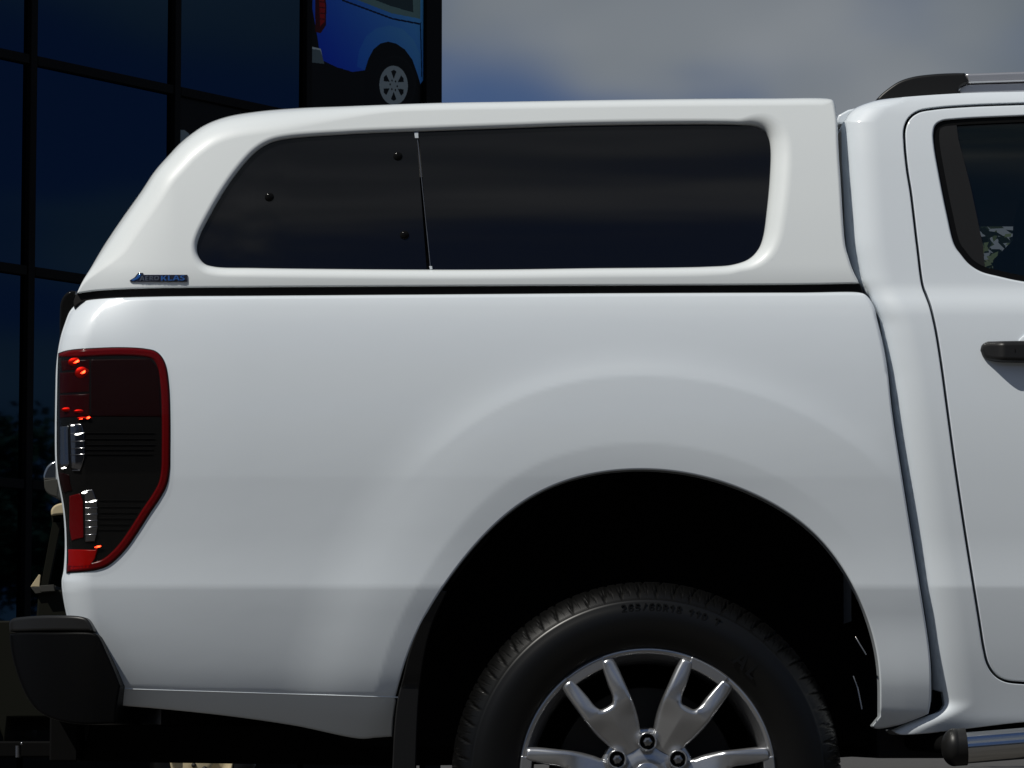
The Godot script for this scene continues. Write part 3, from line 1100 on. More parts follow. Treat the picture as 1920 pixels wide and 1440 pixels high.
func cab() -> void:
	cab_prof = profile_of([150, 60, 176, 48, 190, 28, 215, 17, 300, 12, 500, 10, 530, 11, 545, 22, 560, 26, 575, 18, 592, 9, 640, 6, 750, 2.5, 900, -2.5, 1000, -4.5, 1060, -1.0, 1097, 0.0, 1102, -9.0, 1200, -12.0, 1270, -16.0, 1300, -17.0, 1340, -19.0, 1358, -26, 1400, -40], 900, 150, 1420)
	for k in cab_prof.size():
		cab_prof[k] += 0.004
	# the rear edge of the cab by height, smoothed
	var raw := PackedFloat32Array()
	for v in range(150, 1421):
		raw.append(table(cab_left, v))
	for turn in 3:
		var soft := PackedFloat32Array()
		for k in raw.size():
			var t := 0.0
			for o in range(-7, 8):
				t += raw[clampi(k + o, 0, raw.size() - 1)]
			soft.append(t / 15.0)
		for k in range(100, raw.size()):
			raw[k] = soft[k]
	cab_edge = raw
	var gap_out := [2420, 182, 2100, 187, 1920, 192.5, 1815, 196.5, 1752, 201.5, 1720, 208, 1702, 222, 1694, 242, 1694, 270, 1699, 320, 1705.5, 360, 1717.5, 460, 1728, 537, 1735, 556, 1742, 575, 1752, 618, 1762, 679, 1775, 775, 1788, 870, 1809, 1010, 1830, 1140, 1836, 1178, 1842, 1215, 1850, 1246, 1863, 1266, 1882, 1278, 1920, 1283, 2100, 1287, 2420, 1288]
	var gap_in := []
	var gp := spl(gap_out, 5.0)
	var inner := PackedVector2Array()
	for i in gp.size():
		var t := (gp[mini(i + 1, gp.size() - 1)] - gp[maxi(i - 1, 0)]).normalized()
		inner.append(gp[i] + Vector2(t.y, -t.x) * 4.6)
	var left := spl([1771, 1321, 1762, 1265, 1753, 1202, 1744, 1140, 1684, 775, 1673, 700, 1662, 646, 1653, 604, 1640, 574, 1631, 556, 1616, 532, 1609, 499, 1600.5, 460, 1592.5, 350, 1589, 300, 1586, 250, 1584, 229, 1591, 214, 1605, 202, 1637, 190, 1665, 185, 1797, 175, 1920, 171.5, 2100, 168, 2420, 166])
	var outline := ring([left, gp, spl([2420, 1288, 2420, 1322]), spl([2420, 1322, 2100, 1342, 1920, 1354, 1776, 1371, 1728, 1376, 1686, 1377, 1670, 1369]), spl([1670, 1369, 1700, 1356, 1742, 1341, 1764, 1332, 1771, 1321])])
	for i in outline.size():
		var q := outline[i]
		if absf(q.x - table(cab_left, q.y)) < 1.5 and q.y > 226.0 and q.y < 1325.0:
			outline[i] = Vector2(q.x - table([226, 2, 240, 8, 300, 11, 460, 14, 500, 12, 532, 4, 556, 1, 590, 2, 650, 7, 775, 11, 1000, 13, 1140, 13, 1265, 16, 1321, 20], q.y), q.y)
	var rad := func(p): return 10.0 if p.y < 226.0 and p.x < 1690.0 else 2.0
	var m := panel(outline, cab_z, 4.0, rad, 0.2).mesh()
	var side := part("cab_side", m, mat.paint, truck)
	mirrored("cab_side", m, mat.paint)
	# roof skin and back wall of the cab
	var roof := Soup.new()
	var a := []
	var b := []
	for p in spl([1586, 250, 1584, 229, 1591, 214, 1605, 202, 1637, 190, 1665, 185, 1797, 175, 1920, 171.5, 2100, 168, 2420, 166]):
		var z := cab_z(p.x + 4.0, p.y + 4.0) - 0.02
		var w := at(p.x, p.y, z)
		a.append(w)
		b.append(Vector3(w.x, w.y, -1.84 - z))
	bridge(roof, a, b, Vector3(0, 1, 0))
	part("roof_skin", roof.mesh(), mat.paint, side)
	var wall := Soup.new()
	var w0 := at(1586, 226, -0.25)
	wall.flat([Vector3(w0.x, w0.y, -0.22), Vector3(w0.x, w0.y, -1.6), Vector3(w0.x, 0.7, -1.6), Vector3(w0.x, 0.7, -0.22)], Vector3.LEFT)
	part("back_wall", wall.mesh(), mat.paint, side)
	part("roof_corner", block(straight([1566, 232, 1572, 216, 1590, 206, 1612, 201, 1612, 232]), -0.34, 0.9, 4.0), mat.paint, side)
	# rear door
	var door_out := ring([inner, spl([2420, 1283, 2420, 187])])
	var win := spl([2330, 205, 2100, 211, 1920, 217.5, 1790, 224, 1765, 227.5, 1754, 235, 1750, 250, 1751.5, 275, 1760, 325, 1775, 400, 1790, 460, 1802, 477.5, 1817, 495, 1839, 509, 1872, 518, 1920, 528, 2100, 546, 2330, 556, 2352, 540, 2358, 400, 2352, 225], 5.0, true)
	var door_m := panel(door_out, cab_z, 7.0, even(2.5), 0.05, [win], even(4.0), 0.005, 0.03).mesh()
	var door := part("rear_door", door_m, mat.paint, truck)
	var o := part("rear_door", door_m, mat.paint, truck)
	o.transform = Transform3D(Basis.from_scale(Vector3(1, 1, -1)), Vector3(0, 0, -0.92))
	var shut := Soup.new()
	var sa := []
	var sb := []
	for i in gp.size():
		sa.append(at(gp[i].x, gp[i].y, cab_z(gp[i].x, gp[i].y) - 0.03))
		sb.append(at(inner[i].x, inner[i].y, cab_z(gp[i].x, gp[i].y) - 0.03))
	bridge(shut, sa, sb, Vector3.BACK)
	part("door_seal", shut.mesh(), mat.rubber_seal, door)
	# window: black surround, quarter panel, pane
	var inset := PackedVector2Array()
	var got := Geometry2D.offset_polygon(win, -11.0)
	inset = got[0]
	var sur := Soup.new()
	fill(sur, win, [inset], func(u, v): return cab_z(u, v) - 0.008, 14.0)
	part("window_surround", sur.mesh(), mat.gloss_black, door)
	var quarter := Geometry2D.intersect_polygons(inset, PackedVector2Array([Vector2(1700, 200), Vector2(1789, 200), Vector2(1797, 262), Vector2(1820, 350), Vector2(1843, 460), Vector2(1850, 540), Vector2(1700, 560)]))
	var qs := Soup.new()
	fill(qs, quarter[0], [], func(u, v): return cab_z(u, v) - 0.007, 14.0)
	part("quarter_panel", qs.mesh(), mat.grey_plastic, door)
	var pane := Soup.new()
	fill(pane, inset, [], func(u, v): return cab_z(u, v) - 0.012, 24.0)
	part("window_pane", pane.mesh(), mat.tinted_glass, door)
	# inside of the cab
	var inside := Soup.new()
	box(inside, Vector3(1.18, 1.715, -0.92), Vector3(0.42, 0.012, 0.66))
	box(inside, Vector3(0.86, 1.2, -0.92), Vector3(0.012, 0.5, 0.66))
	box(inside, Vector3(1.2, 0.72, -0.92), Vector3(0.45, 0.3, 0.66))
	part("cabin_lining", inside.mesh(), mat.cloth, truck)
	for z in [-0.45, -1.3]:
		var seat := Soup.new()
		var sx := 1.15 if z > -1.0 else 1.27
		box(seat, Vector3(sx, 1.22, z), Vector3(0.1, 0.33, 0.24), 0.05)
		ball(seat, Vector3(sx + 0.02, 1.53, z), Vector3(0.1, 0.15, 0.16), 16)
		part("rear_seat", seat.mesh(), mat.cloth, truck)
	# handle
	var hz := func(u, v): return cab_z(u, v) + 0.03 * smoothstep(1836.0, 1885.0, u) + 0.006
	var hand := ring([spl([1838, 657, 1841, 647, 1850, 641, 1865, 640, 1920, 639, 2060, 640, 2075, 650, 2070, 672, 2040, 678, 1911, 678, 1859, 675.5, 1845, 671, 1838, 657])])
	part("handle", panel(hand, hz, 5.0, even(9.0), 0.03, [], null, 0.0, 0.0, 6).mesh(), mat.grey_plastic, door)
	var joint := Soup.new()
	tube(joint, [at(1903, 642, hz.call(1903, 642) - 0.004), at(1903, 658, hz.call(1903, 658) + 0.0006), at(1903, 675, hz.call(1903, 675) - 0.006)], 0.0012, 6)
	part("handle_joint", joint.mesh(), mat.rubber_seal, door)
	var cup := Soup.new()
	var cc := at(1985, 652, cab_z(1985, 652))
	ball(cup, cc, Vector3(0.085, 0.045, 0.006), 14)
	part("handle_cup", cup.mesh(), mat.paint, door)
	# roof rail
	var end := ring([spl([1640, 190, 1652, 177, 1668, 164, 1686, 152.5, 1712, 144, 1750, 139, 1790, 137, 1809, 137]), spl([1809, 137, 1812, 146, 1815, 155]), spl([1815, 155, 1803, 161, 1798, 167, 1799, 178]), spl([1799, 178, 1700, 186, 1640, 190])])
	var rail := part("roof_rail", block(straight([1811, 138.5, 1920, 134.5, 2380, 130, 2380, 148, 1920, 152.5, 1816, 156]), -0.23, 0.03, 4.0), mat.silver_rail, truck)
	part("rail_end", panel(end, flat_z(-0.222), 7.0, even(5.0), 0.045, [], null, 0.0, 0.0, 4, true).mesh(), mat.grey_plastic, rail)
	part("rail_foot", block(straight([1816, 159, 1920, 156, 2380, 150, 2380, 166, 1920, 170, 1800, 174, 1800, 168, 1806, 162]), -0.24, 0.02, 1.0), mat.silver_rail, rail)
	# side step
	var path := [at(1806, 1403, -0.02), at(2400, 1355, -0.02)]
	var s := Soup.new()
	tube(s, path, 0.031, 40)
	var step := part("side_step", s.mesh(), mat.chrome, truck)
	var cap := Soup.new()
	var c := at(1789, 1401, -0.02)
	ball(cap, c, Vector3(0.026, 0.038, 0.038), 20)
	tube(cap, [at(1787, 1401.5, -0.02), at(1811, 1400, -0.02)], 0.0372, 32)
	part("step_end", cap.mesh(), mat.grey_plastic, step)
	var br := Soup.new()
	tube(br, [at(1790, 1398, -0.04), at(1700, 1388, -0.3)], 0.02, 12)
	part("step_bracket", br.mesh(), mat.underbody, step)

# ---- tail lamp
func tail_lamp() -> void:
	var lz := func(u, v): return bed_z(u + 1.5, v) + 0.0012
	var outline := ring([
		spl([109, 662, 120, 658, 135, 655, 177, 652, 229, 650.6, 271, 653, 292, 658, 304, 669, 312.5, 687.5, 318, 725, 320, 777, 320, 850, 319, 882, 313.5, 910, 302, 932.5, 281, 964, 260, 997, 240, 1026, 221, 1047, 202, 1062, 183, 1069, 156, 1073, 124, 1075]),
		spl([124, 1075, 125, 1028, 123, 978, 118, 937, 112, 907, 107, 870, 107, 725, 108, 685, 109, 662])])
	var lamp := part("tail_lamp", panel(outline, lz, 7.0, even(2.0), 0.015).mesh(), mat.gloss_black, truck)
	# red border of the lens
	var inner_line := Geometry2D.offset_polygon(outline, -17.0)[0]
	var inner2 := PackedVector2Array()
	for p in inner_line:
		inner2.append(Vector2(p.x if p.x > 150.0 else p.x - 40.0, p.y))
	var z1 := func(u, v): return lz.call(u, v) + 0.003
	for g in Geometry2D.clip_polygons(Geometry2D.offset_polygon(outline, -1.5)[0], inner2):
		if absf(area(g)) > 400.0:
			var dense := PackedVector2Array()
			for k in g.size():
				var m := maxi(1, int(g[k].distance_to(g[(k + 1) % g.size()]) / 6.0))
				for q in m:
					dense.append(g[k].lerp(g[(k + 1) % g.size()], float(q) / m))
			part("red_border", panel(dense, z1, 6.0, even(5.0), 0.004, [], null, 0.0, 0.0, 5).mesh(), mat.red_lens, lamp)
	var pieces := [
		["upper_lens", mat.deep_red, [170, 674, 280, 672, 298, 692, 302, 782, 170, 781], 0.001],
		["red_pocket", mat.dim_red, [114, 676, 168, 674, 168, 692, 116, 696], 0.0012],
		["red_pocket", mat.dim_red, [112, 699, 168, 696, 168, 735, 112, 738], 0.001],
		["red_pocket", mat.dim_red, [112, 741, 168, 738, 168, 780, 112, 784], 0.0012],
		["reflector", mat.bright_red, [128, 1030, 178, 1031, 184, 1027, 178, 1048, 166, 1066, 128, 1070], 0.003],
		["red_strip", mat.red_lens, [130, 930, 150, 925, 156, 940, 157, 1008, 134, 1014, 130, 990], 0.0025],
		["red_strip", mat.deep_red, [109, 885, 130, 890, 132, 905, 136, 920, 120, 925, 113, 905], 0.0025],
		["mirror_strip", mat.dark_chrome, [112, 800, 128, 798, 130, 870, 126, 876, 112, 876], 0.003],
		["mirror_strip", mat.dark_chrome, [131, 795, 153, 795, 158, 812, 158, 860, 151, 882, 134, 878], 0.003],
		["mirror_strip", mat.dark_chrome, [158, 922, 174, 919, 182, 940, 183, 990, 178, 1015, 160, 1016], 0.003]]
	for q in pieces:
		var z2: float = q[3]
		part(q[0], panel(straight(q[2], 7.0), func(u, v): return lz.call(u, v) + z2, 7.0, even(2.0), 0.002, [], null, 0.0, 0.0, 3).mesh(), q[1], lamp)
	# red reflector bowls behind the upper lens
	for q in [[142, 679, 15, 9], [155, 699, 15, 12], [128, 768, 13, 5], [150, 771, 12, 4], [160, 784, 16, 3]]:
		var s := Soup.new()
		ball(s, at(q[0], q[1], lz.call(q[0], q[1]) - 0.001), Vector3(q[2] / UNIT, q[3] / UNIT, 0.0045), 12)
		part("reflector_bowl", s.mesh(), mat.red_bowl, lamp)
	# chrome blades across the reflector pockets
	for q in [[131, 796, 152, 796], [133, 813, 158, 812], [158, 921, 173, 919], [160, 942, 182, 941], [136, 882, 150, 882], [134, 828, 159, 827], [134, 841, 159, 840], [134, 853, 159, 852], [160, 953, 183, 952], [160, 965, 183, 964], [160, 977, 183, 976], [160, 989, 183, 988], [160, 1003, 181, 1002]]:
		var s := Soup.new()
		var path := []
		for k in 5:
			var u := lerpf(q[0], q[2], k / 4.0)
			var v := lerpf(q[1], q[3], k / 4.0)
			path.append(at(u, v, lz.call(u, v) + 0.003))
		tube(s, path, 0.0013, 8)
		part("mirror_blade", s.mesh(), mat.dark_chrome if q[1] > 814 and q[1] != 921 and q[1] != 942 else mat.chrome, lamp)
	for q in [[812, 160, 290], [823, 160, 290], [834, 160, 290], [843, 160, 288], [852, 160, 286], [938, 184, 270], [950, 184, 262], [961, 184, 256], [972, 184, 250], [983, 184, 242], [993, 184, 236]]:
		var s := Soup.new()
		var path := []
		for k in 9:
			var u := lerpf(q[1], q[2], k / 8.0)
			path.append(at(u, q[0], lz.call(u, q[0]) + 0.0012))
		tube(s, path, 0.0008, 6)
		part("lens_rib", s.mesh(), mat.gloss_black, lamp)
	for q in [[142, 677.5, 7, 3.5, mat.red_mirror], [155, 697, 5.5, 4.5, mat.red_mirror], [165, 783, 4, 2.5, mat.red_mirror], [152, 785, 4, 1.2, mat.red_mirror], [147, 813, 8, 2.5, mat.facet], [138, 796.5, 6, 1.5, mat.facet], [158, 923, 6, 2, mat.facet], [172, 940, 10, 1.6, mat.facet], [183, 1025, 7, 2, mat.red_mirror], [120, 877, 6, 1.6, mat.facet]]:
		# small reflector facets, tipped up towards the sky
		var s := Soup.new()
		var nn := Vector3(-0.26, 0.44, 0.86)
		var c := at(q[0], q[1], lz.call(q[0], q[1]) + 0.004)
		var ax := Vector3(0.99, 0.12, 0.06)
		ax = (ax - nn * ax.dot(nn)).normalized()
		var up := nn.cross(ax)
		var rim_ids := []
		var mid := s.vert(c, nn)
		for k in 10:
			var a := TAU * k / 10.0
			var o: Vector3 = ax * cos(a) * q[2] / UNIT + up * sin(a) * q[3] / UNIT
			rim_ids.append(s.vert(c + o - nn * 0.0004, (nn + o * 12.0).normalized()))
		for k in 10:
			s.tri(mid, rim_ids[k], rim_ids[(k + 1) % 10])
		part("lens_facet", s.mesh(), q[4], lamp)
	var cz := func(u, v): return lz.call(u, v) + 0.0062
	part("clear_cover", panel(outline, cz, 7.0, even(4.5), 0.002).mesh(), mat.clear_lens, lamp)

# ---- wheel
func wheel() -> void:
	var hub := at(1215, 1457, 0.0)
	var w := Node3D.new()
	w.name = "wheel"
	truck.add_child(w)
	w.position = hub - truck.position
	var k := 1.0 / UNIT
	# tyre
	var st := Soup.new()
	var prof := [[238, -0.034], [241, -0.026], [246, -0.02], [254, -0.013], [266, -0.006], [280, -0.0015], [295, 0.0], [308, -0.001], [320, -0.004], [328, -0.008], [331, -0.0085], [333, -0.0115], [338, -0.016], [344, -0.022], [350, -0.0285], [355, -0.035], [360, -0.043], [364, -0.052], [367, -0.064], [369, -0.08], [369.5, -0.1], [369.5, -0.13], [369, -0.18], [366, -0.215], [355, -0.24], [330, -0.262], [290, -0.27], [240, -0.24]]
	var pm := []
	for p in prof:
		pm.append([p[0] * k, p[1]])
	var blocks := 66
	var wave := func(a: float, q: int) -> float:
		if q < 12 or q > 22:
			return 0.0
		var slant := (q - 12) * 0.055
		var f := fposmod(a / TAU * blocks + slant, 1.0)
		var depth := smoothstep(12.0, 14.0, float(q)) * (1.0 - 0.2 * (q % 3))
		if f < 0.14:
			return -0.0055 * depth
		if f > 0.52 and f < 0.6 and q > 18:
			return -0.004
		var g := fposmod(a / TAU * blocks * 2.0 + 0.2 * sin(q * 2.0), 1.0)
		if q >= 14 and q <= 17 and g < 0.12:
			return -0.0016
		return 0.0
	lathe(st, pm, 1440, Vector3.ZERO, wave)
	var tyre := MeshInstance3D.new()
	tyre.name = "tyre"
	tyre.mesh = recalculated(st)
	tyre.material_override = mat.tyre_rubber
	w.add_child(tyre)
	# lettering moulded into the sidewall
	arc_text(tyre, "265/60R18", 318.0, 98.0, 15.0, 2.35)
	arc_text(tyre, "110 T", 318.0, 75.0, 15.0, 2.35)
	arc_text(tyre, "AL", 281.0, 51.0, 30.0, 6.0)
	# rim: lip, barrel
	var rb := Soup.new()
	lathe(rb, scaled([[215, -0.2], [214, -0.12], [217, -0.075], [222, -0.05], [227, -0.036], [231, -0.028], [233, -0.0245], [236, -0.0225], [240, -0.0225], [243, -0.025], [244, -0.03], [243, -0.05]], k), 128, Vector3.ZERO)
	var rim_part := MeshInstance3D.new()
	rim_part.name = "rim"
	rim_part.mesh = rb.mesh()
	rim_part.material_override = mat.alloy
	w.add_child(rim_part)
	mapper = wheel_map
	# flats of the lip between the forks
	var spoke_half := [0, 152, 12, 153.5, 18, 161, 22, 185, 28, 214, 32, 227, 36, 231, 50, 230, 55, 225, 56, 212, 52, 170, 47, 130, 40, 102, 31, 78, 22, 50]
	var right := spl(spoke_half, 4.0)
	var lft := PackedVector2Array()
	for i in range(right.size() - 1, -1, -1):
		lft.append(Vector2(-right[i].x, right[i].y))
	var outline := ring([right, lft])
	var zs := func(x, y): return -0.036 + 0.026 * smoothstep(30.0, 150.0, y) - 0.008 * smoothstep(160.0, 235.0, y) - 0.0002 * absf(x) * smoothstep(150.0, 110.0, y) - 0.000015 * pow(absf(x) - 40.0, 2.0) * smoothstep(150.0, 175.0, y)
	var srad := func(q): return 12.0 if absf(q.x) < 16.0 and q.y > 140.0 and q.y < 165.0 else (5.0 if absf(q.x) < 34.0 else 9.0)
	var sm := panel(outline, zs, 4.0, srad, 0.05, [], null, 0.0, 0.0, 5).mesh()
	for i in 6:
		var o := MeshInstance3D.new()
		o.name = "spoke"
		o.mesh = sm
		o.material_override = mat.alloy
		rim_part.add_child(o, true)
		o.rotation.z = TAU * i / 6.0 - PI / 2.0
	# flats of the lip between the two tips of each spoke
	var arc := []
	for i in 9:
		var th := deg_to_rad(90.0 - 9.5 + 19.0 * i / 8.0)
		arc.append_array([241.0 * cos(th), 241.0 * sin(th)])
	for i in 9:
		var th := deg_to_rad(90.0 + 9.5 - 19.0 * i / 8.0)
		arc.append_array([219.0 * cos(th), 219.0 * sin(th)])
	var fl := panel(straight(arc, 5.0), flat_z(-0.0195), 6.0, even(3.0), 0.03).mesh()
	for i in 6:
		var o := MeshInstance3D.new()
		o.name = "lip_flat"
		o.mesh = fl
		o.material_override = mat.alloy
		rim_part.add_child(o, true)
		o.rotation.z = TAU * i / 6.0 - PI / 2.0
	mapper = at
	# hub face
	var hb := Soup.new()
	lathe(hb, scaled([[92, -0.08], [92, -0.05], [89, -0.043], [80, -0.040], [60, -0.038], [46, -0.034], [40, -0.031], [30, -0.030], [0.2, -0.030]], k), 96, Vector3.ZERO)
	var hubm := MeshInstance3D.new()
	hubm.name = "hub"
	hubm.mesh = hb.mesh()
	hubm.material_override = mat.alloy
	w.add_child(hubm)
	var cp := Soup.new()
	lathe(cp, scaled([[27, -0.033], [27, -0.0275], [25.5, -0.0255], [15, -0.0245], [0.2, -0.024]], k), 64, Vector3.ZERO)
	var capm := MeshInstance3D.new()
	capm.name = "centre_cap"
	capm.mesh = cp.mesh()
	capm.material_override = mat.machined
	w.add_child(capm)
	# lug nuts in their pockets
	var ring_mesh := Soup.new()
	lathe(ring_mesh, scaled([[13, -0.05], [14, -0.02], [15.5, -0.0165], [18, -0.018], [19, -0.026], [19.5, -0.05]], k), 32, Vector3.ZERO)
	var floor_mesh := Soup.new()
	lathe(floor_mesh, scaled([[15, -0.026], [0.2, -0.026]], k), 24, Vector3.ZERO)
	var nut := Soup.new()
	lathe(nut, scaled([[9.5, -0.04], [9.5, -0.016], [8, -0.012], [4, -0.0105], [0.2, -0.0105]], k), 6, Vector3.ZERO)
	var rm := ring_mesh.mesh()
	var fm := floor_mesh.mesh()
	var nm := recalculated(nut, true)
	for i in 6:
		var a := TAU * i / 6.0 + PI / 6.0
		var c := Vector3(cos(a), sin(a), 0) * 66.0 * k
		var n := MeshInstance3D.new()
		n.name = "lug_nut"
		n.mesh = nm
		n.material_override = mat.steel
		w.add_child(n, true)
		n.position = c
		var r := MeshInstance3D.new()
		r.name = "pocket"
		r.mesh = rm
		r.material_override = mat.alloy
		n.add_child(r)
		var f := MeshInstance3D.new()
		f.name = "pocket_floor"
		f.mesh = fm
		f.material_override = mat.liner
		n.add_child(f)
	var bd := Soup.new()
	lathe(bd, scaled([[170, -0.2], [170, -0.15], [168, -0.148], [90, -0.148], [88, -0.12], [0.2, -0.12]], k), 64, Vector3.ZERO)
	var bm := MeshInstance3D.new()
	bm.name = "brake_drum"
	bm.mesh = bd.mesh()
	bm.material_override = mat.brake
	w.add_child(bm)
	var w2 := w.duplicate()
	w2.name = "wheel"
	truck.add_child(w2, true)
	w2.position = Vector3(hub.x, hub.y, -1.84) - truck.position
	w2.rotation.y = PI

func scaled(p: Array, k: float) -> Array:
	var r := []
	for q in p:
		r.append([q[0] * k, q[1]])
	return r

func recalculated(st: Soup, sharp := false) -> ArrayMesh:
	var t := SurfaceTool.new()
	t.begin(Mesh.PRIMITIVE_TRIANGLES)
	t.set_smooth_group(-1 if sharp else 0)
	for i in st.ix:
		t.add_vertex(st.vs[i])
	if not sharp:
		t.index()
	t.generate_normals()
	return t.commit()

func arc_text(parent: Node3D, text: String, r: float, from_deg: float, cap: float, step: float) -> void:
	var f := SystemFont.new()
	f.font_names = PackedStringArray(["Droid Sans"])
	f.font_weight = 700
	for i in text.length():
		if text[i] == " ":
			continue
		var t := TextMesh.new()
		t.text = text[i]
		t.font = f
		t.font_size = 64
		t.pixel_size = cap / UNIT / 46.0
		t.depth = 0.003
		t.vertical_alignment = VERTICAL_ALIGNMENT_CENTER
		var o := MeshInstance3D.new()
		o.name = "sidewall_letter"
		o.mesh = t
		o.material_override = mat.tyre_rubber
		parent.add_child(o, true)
		var a := deg_to_rad(from_deg - step * i)
		o.position = Vector3(cos(a), sin(a), 0) * r / UNIT + Vector3(0, 0, -0.0032 if r > 300.0 else -0.0012)
		o.rotation.z = a - PI / 2.0

# ---- rear end
func rear_end() -> void:
	var bz := func(u, v):
		var k := maxf(0.0, 190.0 - u)
		return 0.012 - 0.0000046 * k * k - 0.00000035 * pow(maxf(0.0, v - 1200.0), 2.0)
	var pad := ring([spl([176, 1184, 174, 1177, 163, 1160, 150, 1155.5, 90, 1154, 45, 1156.5, 24, 1160, 18, 1166, 18, 1185]), spl([18, 1185, 100, 1183, 176, 1184])])
	var low := ring([spl([18, 1190, 24, 1187, 100, 1185.5, 174, 1186.5, 184, 1192, 199, 1222, 215, 1258, 226, 1286]), spl([226, 1286, 219, 1325, 216, 1357]), spl([216, 1357, 150, 1358, 105, 1350, 70, 1332, 48, 1302, 31, 1260, 21, 1220, 18, 1190])])
	var bumper := part("rear_bumper", panel(low, bz, 8.0, even(5.0), 1.7).mesh(), mat.black_plastic, truck)
	part("step_pad", panel(pad, func(u, v): return bz.call(u, v) + 0.001, 8.0, even(6.0), 1.7).mesh(), mat.grey_plastic, bumper)
	var tg := Soup.new()
	var a := []
	var b := []
	for k in 40:
		var v := 575.0 + k * 18.0
		var w := at(table(bed_left, v) + 1.0, v, -0.11)
		a.append(w)
		b.append(Vector3(w.x, w.y, -1.73))
	bridge(tg, a, b, Vector3.LEFT)
	var gate := part("tailgate", tg.mesh(), mat.paint, truck)
	part("tailgate_handle", panel(ring([spl([108, 863, 98, 866, 87, 876, 81.5, 892, 82.5, 900]), spl([82.5, 900, 108, 899])]), flat_z(-0.8), 6.0, even(4.0), 0.22).mesh(), mat.chrome, gate)
	part("handle_back", panel(ring([spl([82.5, 900, 84, 916, 90, 926, 108, 933]), spl([108, 933, 108, 899, 82.5, 900])]), flat_z(-0.8), 6.0, even(3.0), 0.22).mesh(), mat.olive_grey, gate)
	part("gate_cap", panel(ring([spl([142, 546, 133, 545, 122, 552, 114, 566, 112, 590, 112, 640]), spl([112, 640, 128, 640, 142, 560, 142, 546])]), flat_z(-0.14), 6.0, even(5.0), 1.5).mesh(), mat.gloss_black, gate)
	# tow bar
	var s := Soup.new()
	box(s, at(75, 1405, -0.9), Vector3(0.125, 0.018, 0.04))
	box(s, at(170, 1375, -0.9), Vector3(0.03, 0.06, 0.5))
	var bar := part("tow_bar", s.mesh(), mat.underbody, truck)
	var bolt := Soup.new()
	tube(bolt, [at(34, 1398, -0.84), at(34, 1420, -0.84)], 0.0065, 12)
	ball(bolt, at(41, 1394, -0.84), Vector3.ONE * 0.0035, 8)
	part("tow_bolt", bolt.mesh(), mat.steel, bar)

func underside() -> void:
	var s := Soup.new()
	# chassis rail, floor, axle, spare wheel
	part("chassis_rail", block(straight([170, 1358, 700, 1360, 1900, 1372, 2400, 1360, 2400, 1395, 1765, 1410, 1560, 1421, 1300, 1430, 740, 1436, 150, 1428], 30.0), -0.45, 0.09, 4.0), mat.underbody, truck)
	part("bed_floor", boxed(Vector3(-0.05, 0.62, -0.92), Vector3(0.83, 0.05, 0.46)), mat.underbody, truck)
	part("cab_floor", boxed(Vector3(1.25, 0.52, -0.92), Vector3(0.45, 0.05, 0.8)), mat.underbody, truck)
	lathe(s, [[0.02, 0.1], [0.2, 0.1], [0.33, 0.09], [0.36, 0.05], [0.36, -0.05], [0.33, -0.09], [0.2, -0.1], [0.02, -0.1]], 48, Vector3.ZERO)
	var sp := MeshInstance3D.new()
	sp.name = "spare_wheel"
	sp.mesh = s.mesh()
	sp.material_override = mat.underbody
	truck.add_child(sp)
	sp.transform = Transform3D(Basis(Vector3.RIGHT, PI / 2.0), Vector3(-0.42, 0.53, 0.0))
	var ax := Soup.new()
	tube(ax, [at(1215, 1457, -0.3), at(1215, 1457, -0.3) + Vector3(0, 0, -1.2)], 0.05, 16)
	ball(ax, at(1215, 1457, -0.3) + Vector3(0, 0, -0.6), Vector3(0.14, 0.14, 0.16), 12)
	part("rear_axle", ax.mesh(), mat.underbody, truck)

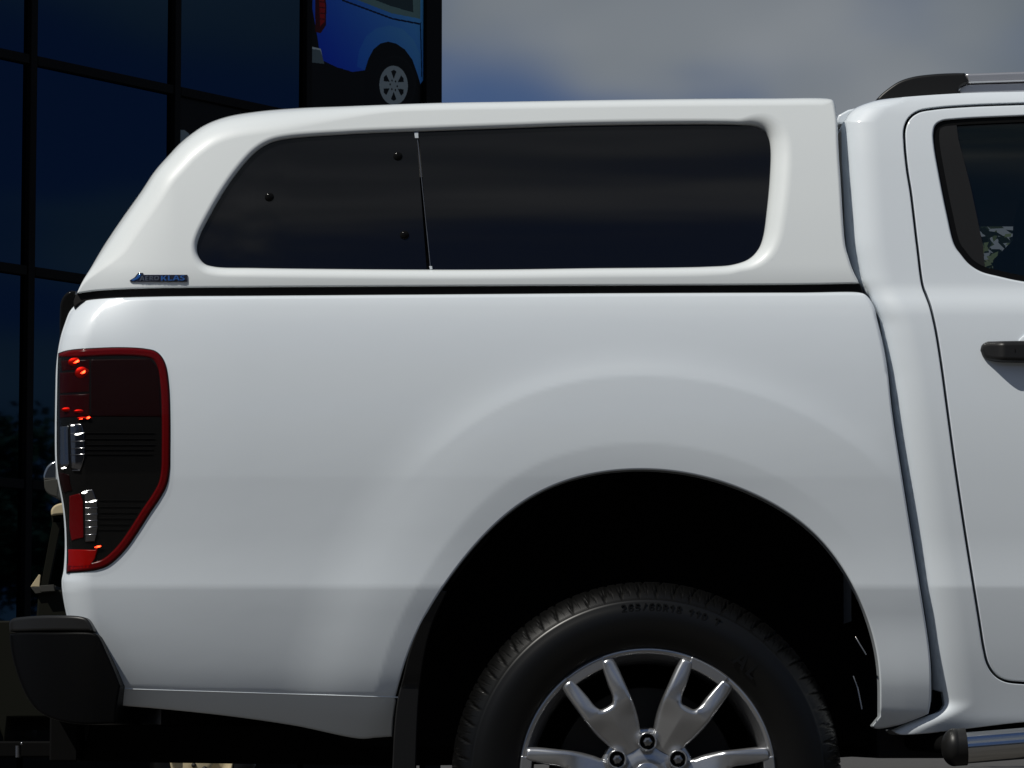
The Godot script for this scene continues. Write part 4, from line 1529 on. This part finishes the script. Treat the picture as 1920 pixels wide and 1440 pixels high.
func old_jeep() -> void:
	var z := -15.9
	var base := at(378, 1424, z)
	var j := thing("old_jeep", "old olive jeep with cream roof and wheels, half hidden behind the pickup", "jeep", Vector3(base.x, 0, z))
	var line := [-300, 1180, -240, 1168, 60, 1163, 68, 1160, 72, 1112, 105, 1106, 660, 1106, 664, 1345]
	for k in 13:
		var a := PI * k / 12.0
		line.append_array([378 + 122 * cos(a), 1424 - 122 * sin(a) if k > 0 and k < 12 else 1345])
	for k in 13:
		var a := PI * k / 12.0
		line.append_array([-108 + 122 * cos(a), 1424 - 122 * sin(a) if k > 0 and k < 12 else 1345])
	line.append_array([-300, 1345])
	part("body", block(straight(line, 30.0), z, 1.5, 4.0, 60.0), mat.olive, j)
	part("bulkhead", block(straight([58, 1101, 104, 1098, 104, 1109, 66, 1113], 10.0), z + 0.03, 1.56, 1.0), mat.olive_grey, j)
	part("hinge", block(straight([74, 1098, 100, 1096, 103, 1108, 76, 1110], 10.0), z + 0.06, 0.04, 1.0), mat.olive_grey, j)
	var frame := part("windscreen_frame", block(straight([76, 1100, 90, 1100, 116, 972, 100, 970], 12.0), z, 0.05, 1.0), mat.olive, j)
	part("far_post", block(straight([76, 1100, 90, 1100, 116, 972, 100, 970], 12.0), z - 1.42, 0.05, 1.0), mat.olive, frame)
	part("header", block(straight([97, 966, 640, 962, 640, 976, 97, 980], 20.0), z, 1.5, 1.0), mat.olive, frame)
	part("vent_flap", block(straight([57, 1100, 74, 1100, 76, 1078, 73, 1077], 8.0), z - 0.02, 0.03, 0.8), mat.cream, j)
	var gl := Soup.new()
	gl.flat([at(83, 1098, z - 0.06), at(108, 974, z - 0.06), at(108, 974, z - 1.4), at(83, 1098, z - 1.4)], Vector3.LEFT)
	part("windscreen", gl.mesh(), mat.jeep_glass, frame)
	part("roof", block(ring([spl([96, 967, 96, 956, 101, 949, 112, 944, 150, 941, 640, 940]), spl([640, 940, 642, 962]), spl([642, 962, 110, 965, 96, 967])]), z + 0.04, 1.58, 4.0), mat.cream, j)
	part("rear_post", block(straight([620, 962, 640, 962, 650, 1108, 625, 1108], 20.0), z, 1.5, 1.0), mat.olive, j)
	part("sill", block(straight([-210, 1345, 250, 1345, 250, 1368, -210, 1368], 30.0), z - 0.2, 1.1, 2.0), mat.underbody, j)
	for u in [378, -108]:
		var w := Node3D.new()
		w.name = "wheel"
		j.add_child(w, true)
		var hub := at(u, 1424, z - 0.03)
		w.position = hub - j.position
		var ty := Soup.new()
		lathe(ty, [[0.19, -0.02], [0.22, 0.0], [0.28, 0.005], [0.31, -0.01], [0.33, -0.04], [0.33, -0.15], [0.3, -0.18], [0.2, -0.17]], 56, Vector3.ZERO, func(a, k): return -0.012 if k > 2 and k < 6 and fposmod(a * 28.0 / TAU, 1.0) < 0.4 else 0.0)
		var t := MeshInstance3D.new()
		t.name = "tyre"
		t.mesh = recalculated(ty)
		t.material_override = mat.tyre_rubber
		w.add_child(t)
		var rm := Soup.new()
		lathe(rm, [[0.2, -0.05], [0.198, -0.005], [0.19, 0.0], [0.178, -0.01], [0.172, -0.045], [0.13, -0.05], [0.1, -0.03], [0.085, -0.028], [0.08, -0.01], [0.05, 0.0], [0.002, 0.003]], 48, Vector3.ZERO)
		var r := MeshInstance3D.new()
		r.name = "rim"
		r.mesh = rm.mesh()
		r.material_override = mat.cream
		w.add_child(r)
		for k in 5:
			var nt := Soup.new()
			var an := TAU * k / 5.0 + PI / 2.0 - 0.3
			ball(nt, Vector3(cos(an), sin(an), 0) * 0.06 + Vector3(0, 0, 0.0), Vector3.ONE * 0.016, 6)
			var n := MeshInstance3D.new()
			n.name = "wheel_nut"
			n.mesh = nt.mesh()
			n.material_override = mat.brake
			w.add_child(n, true)
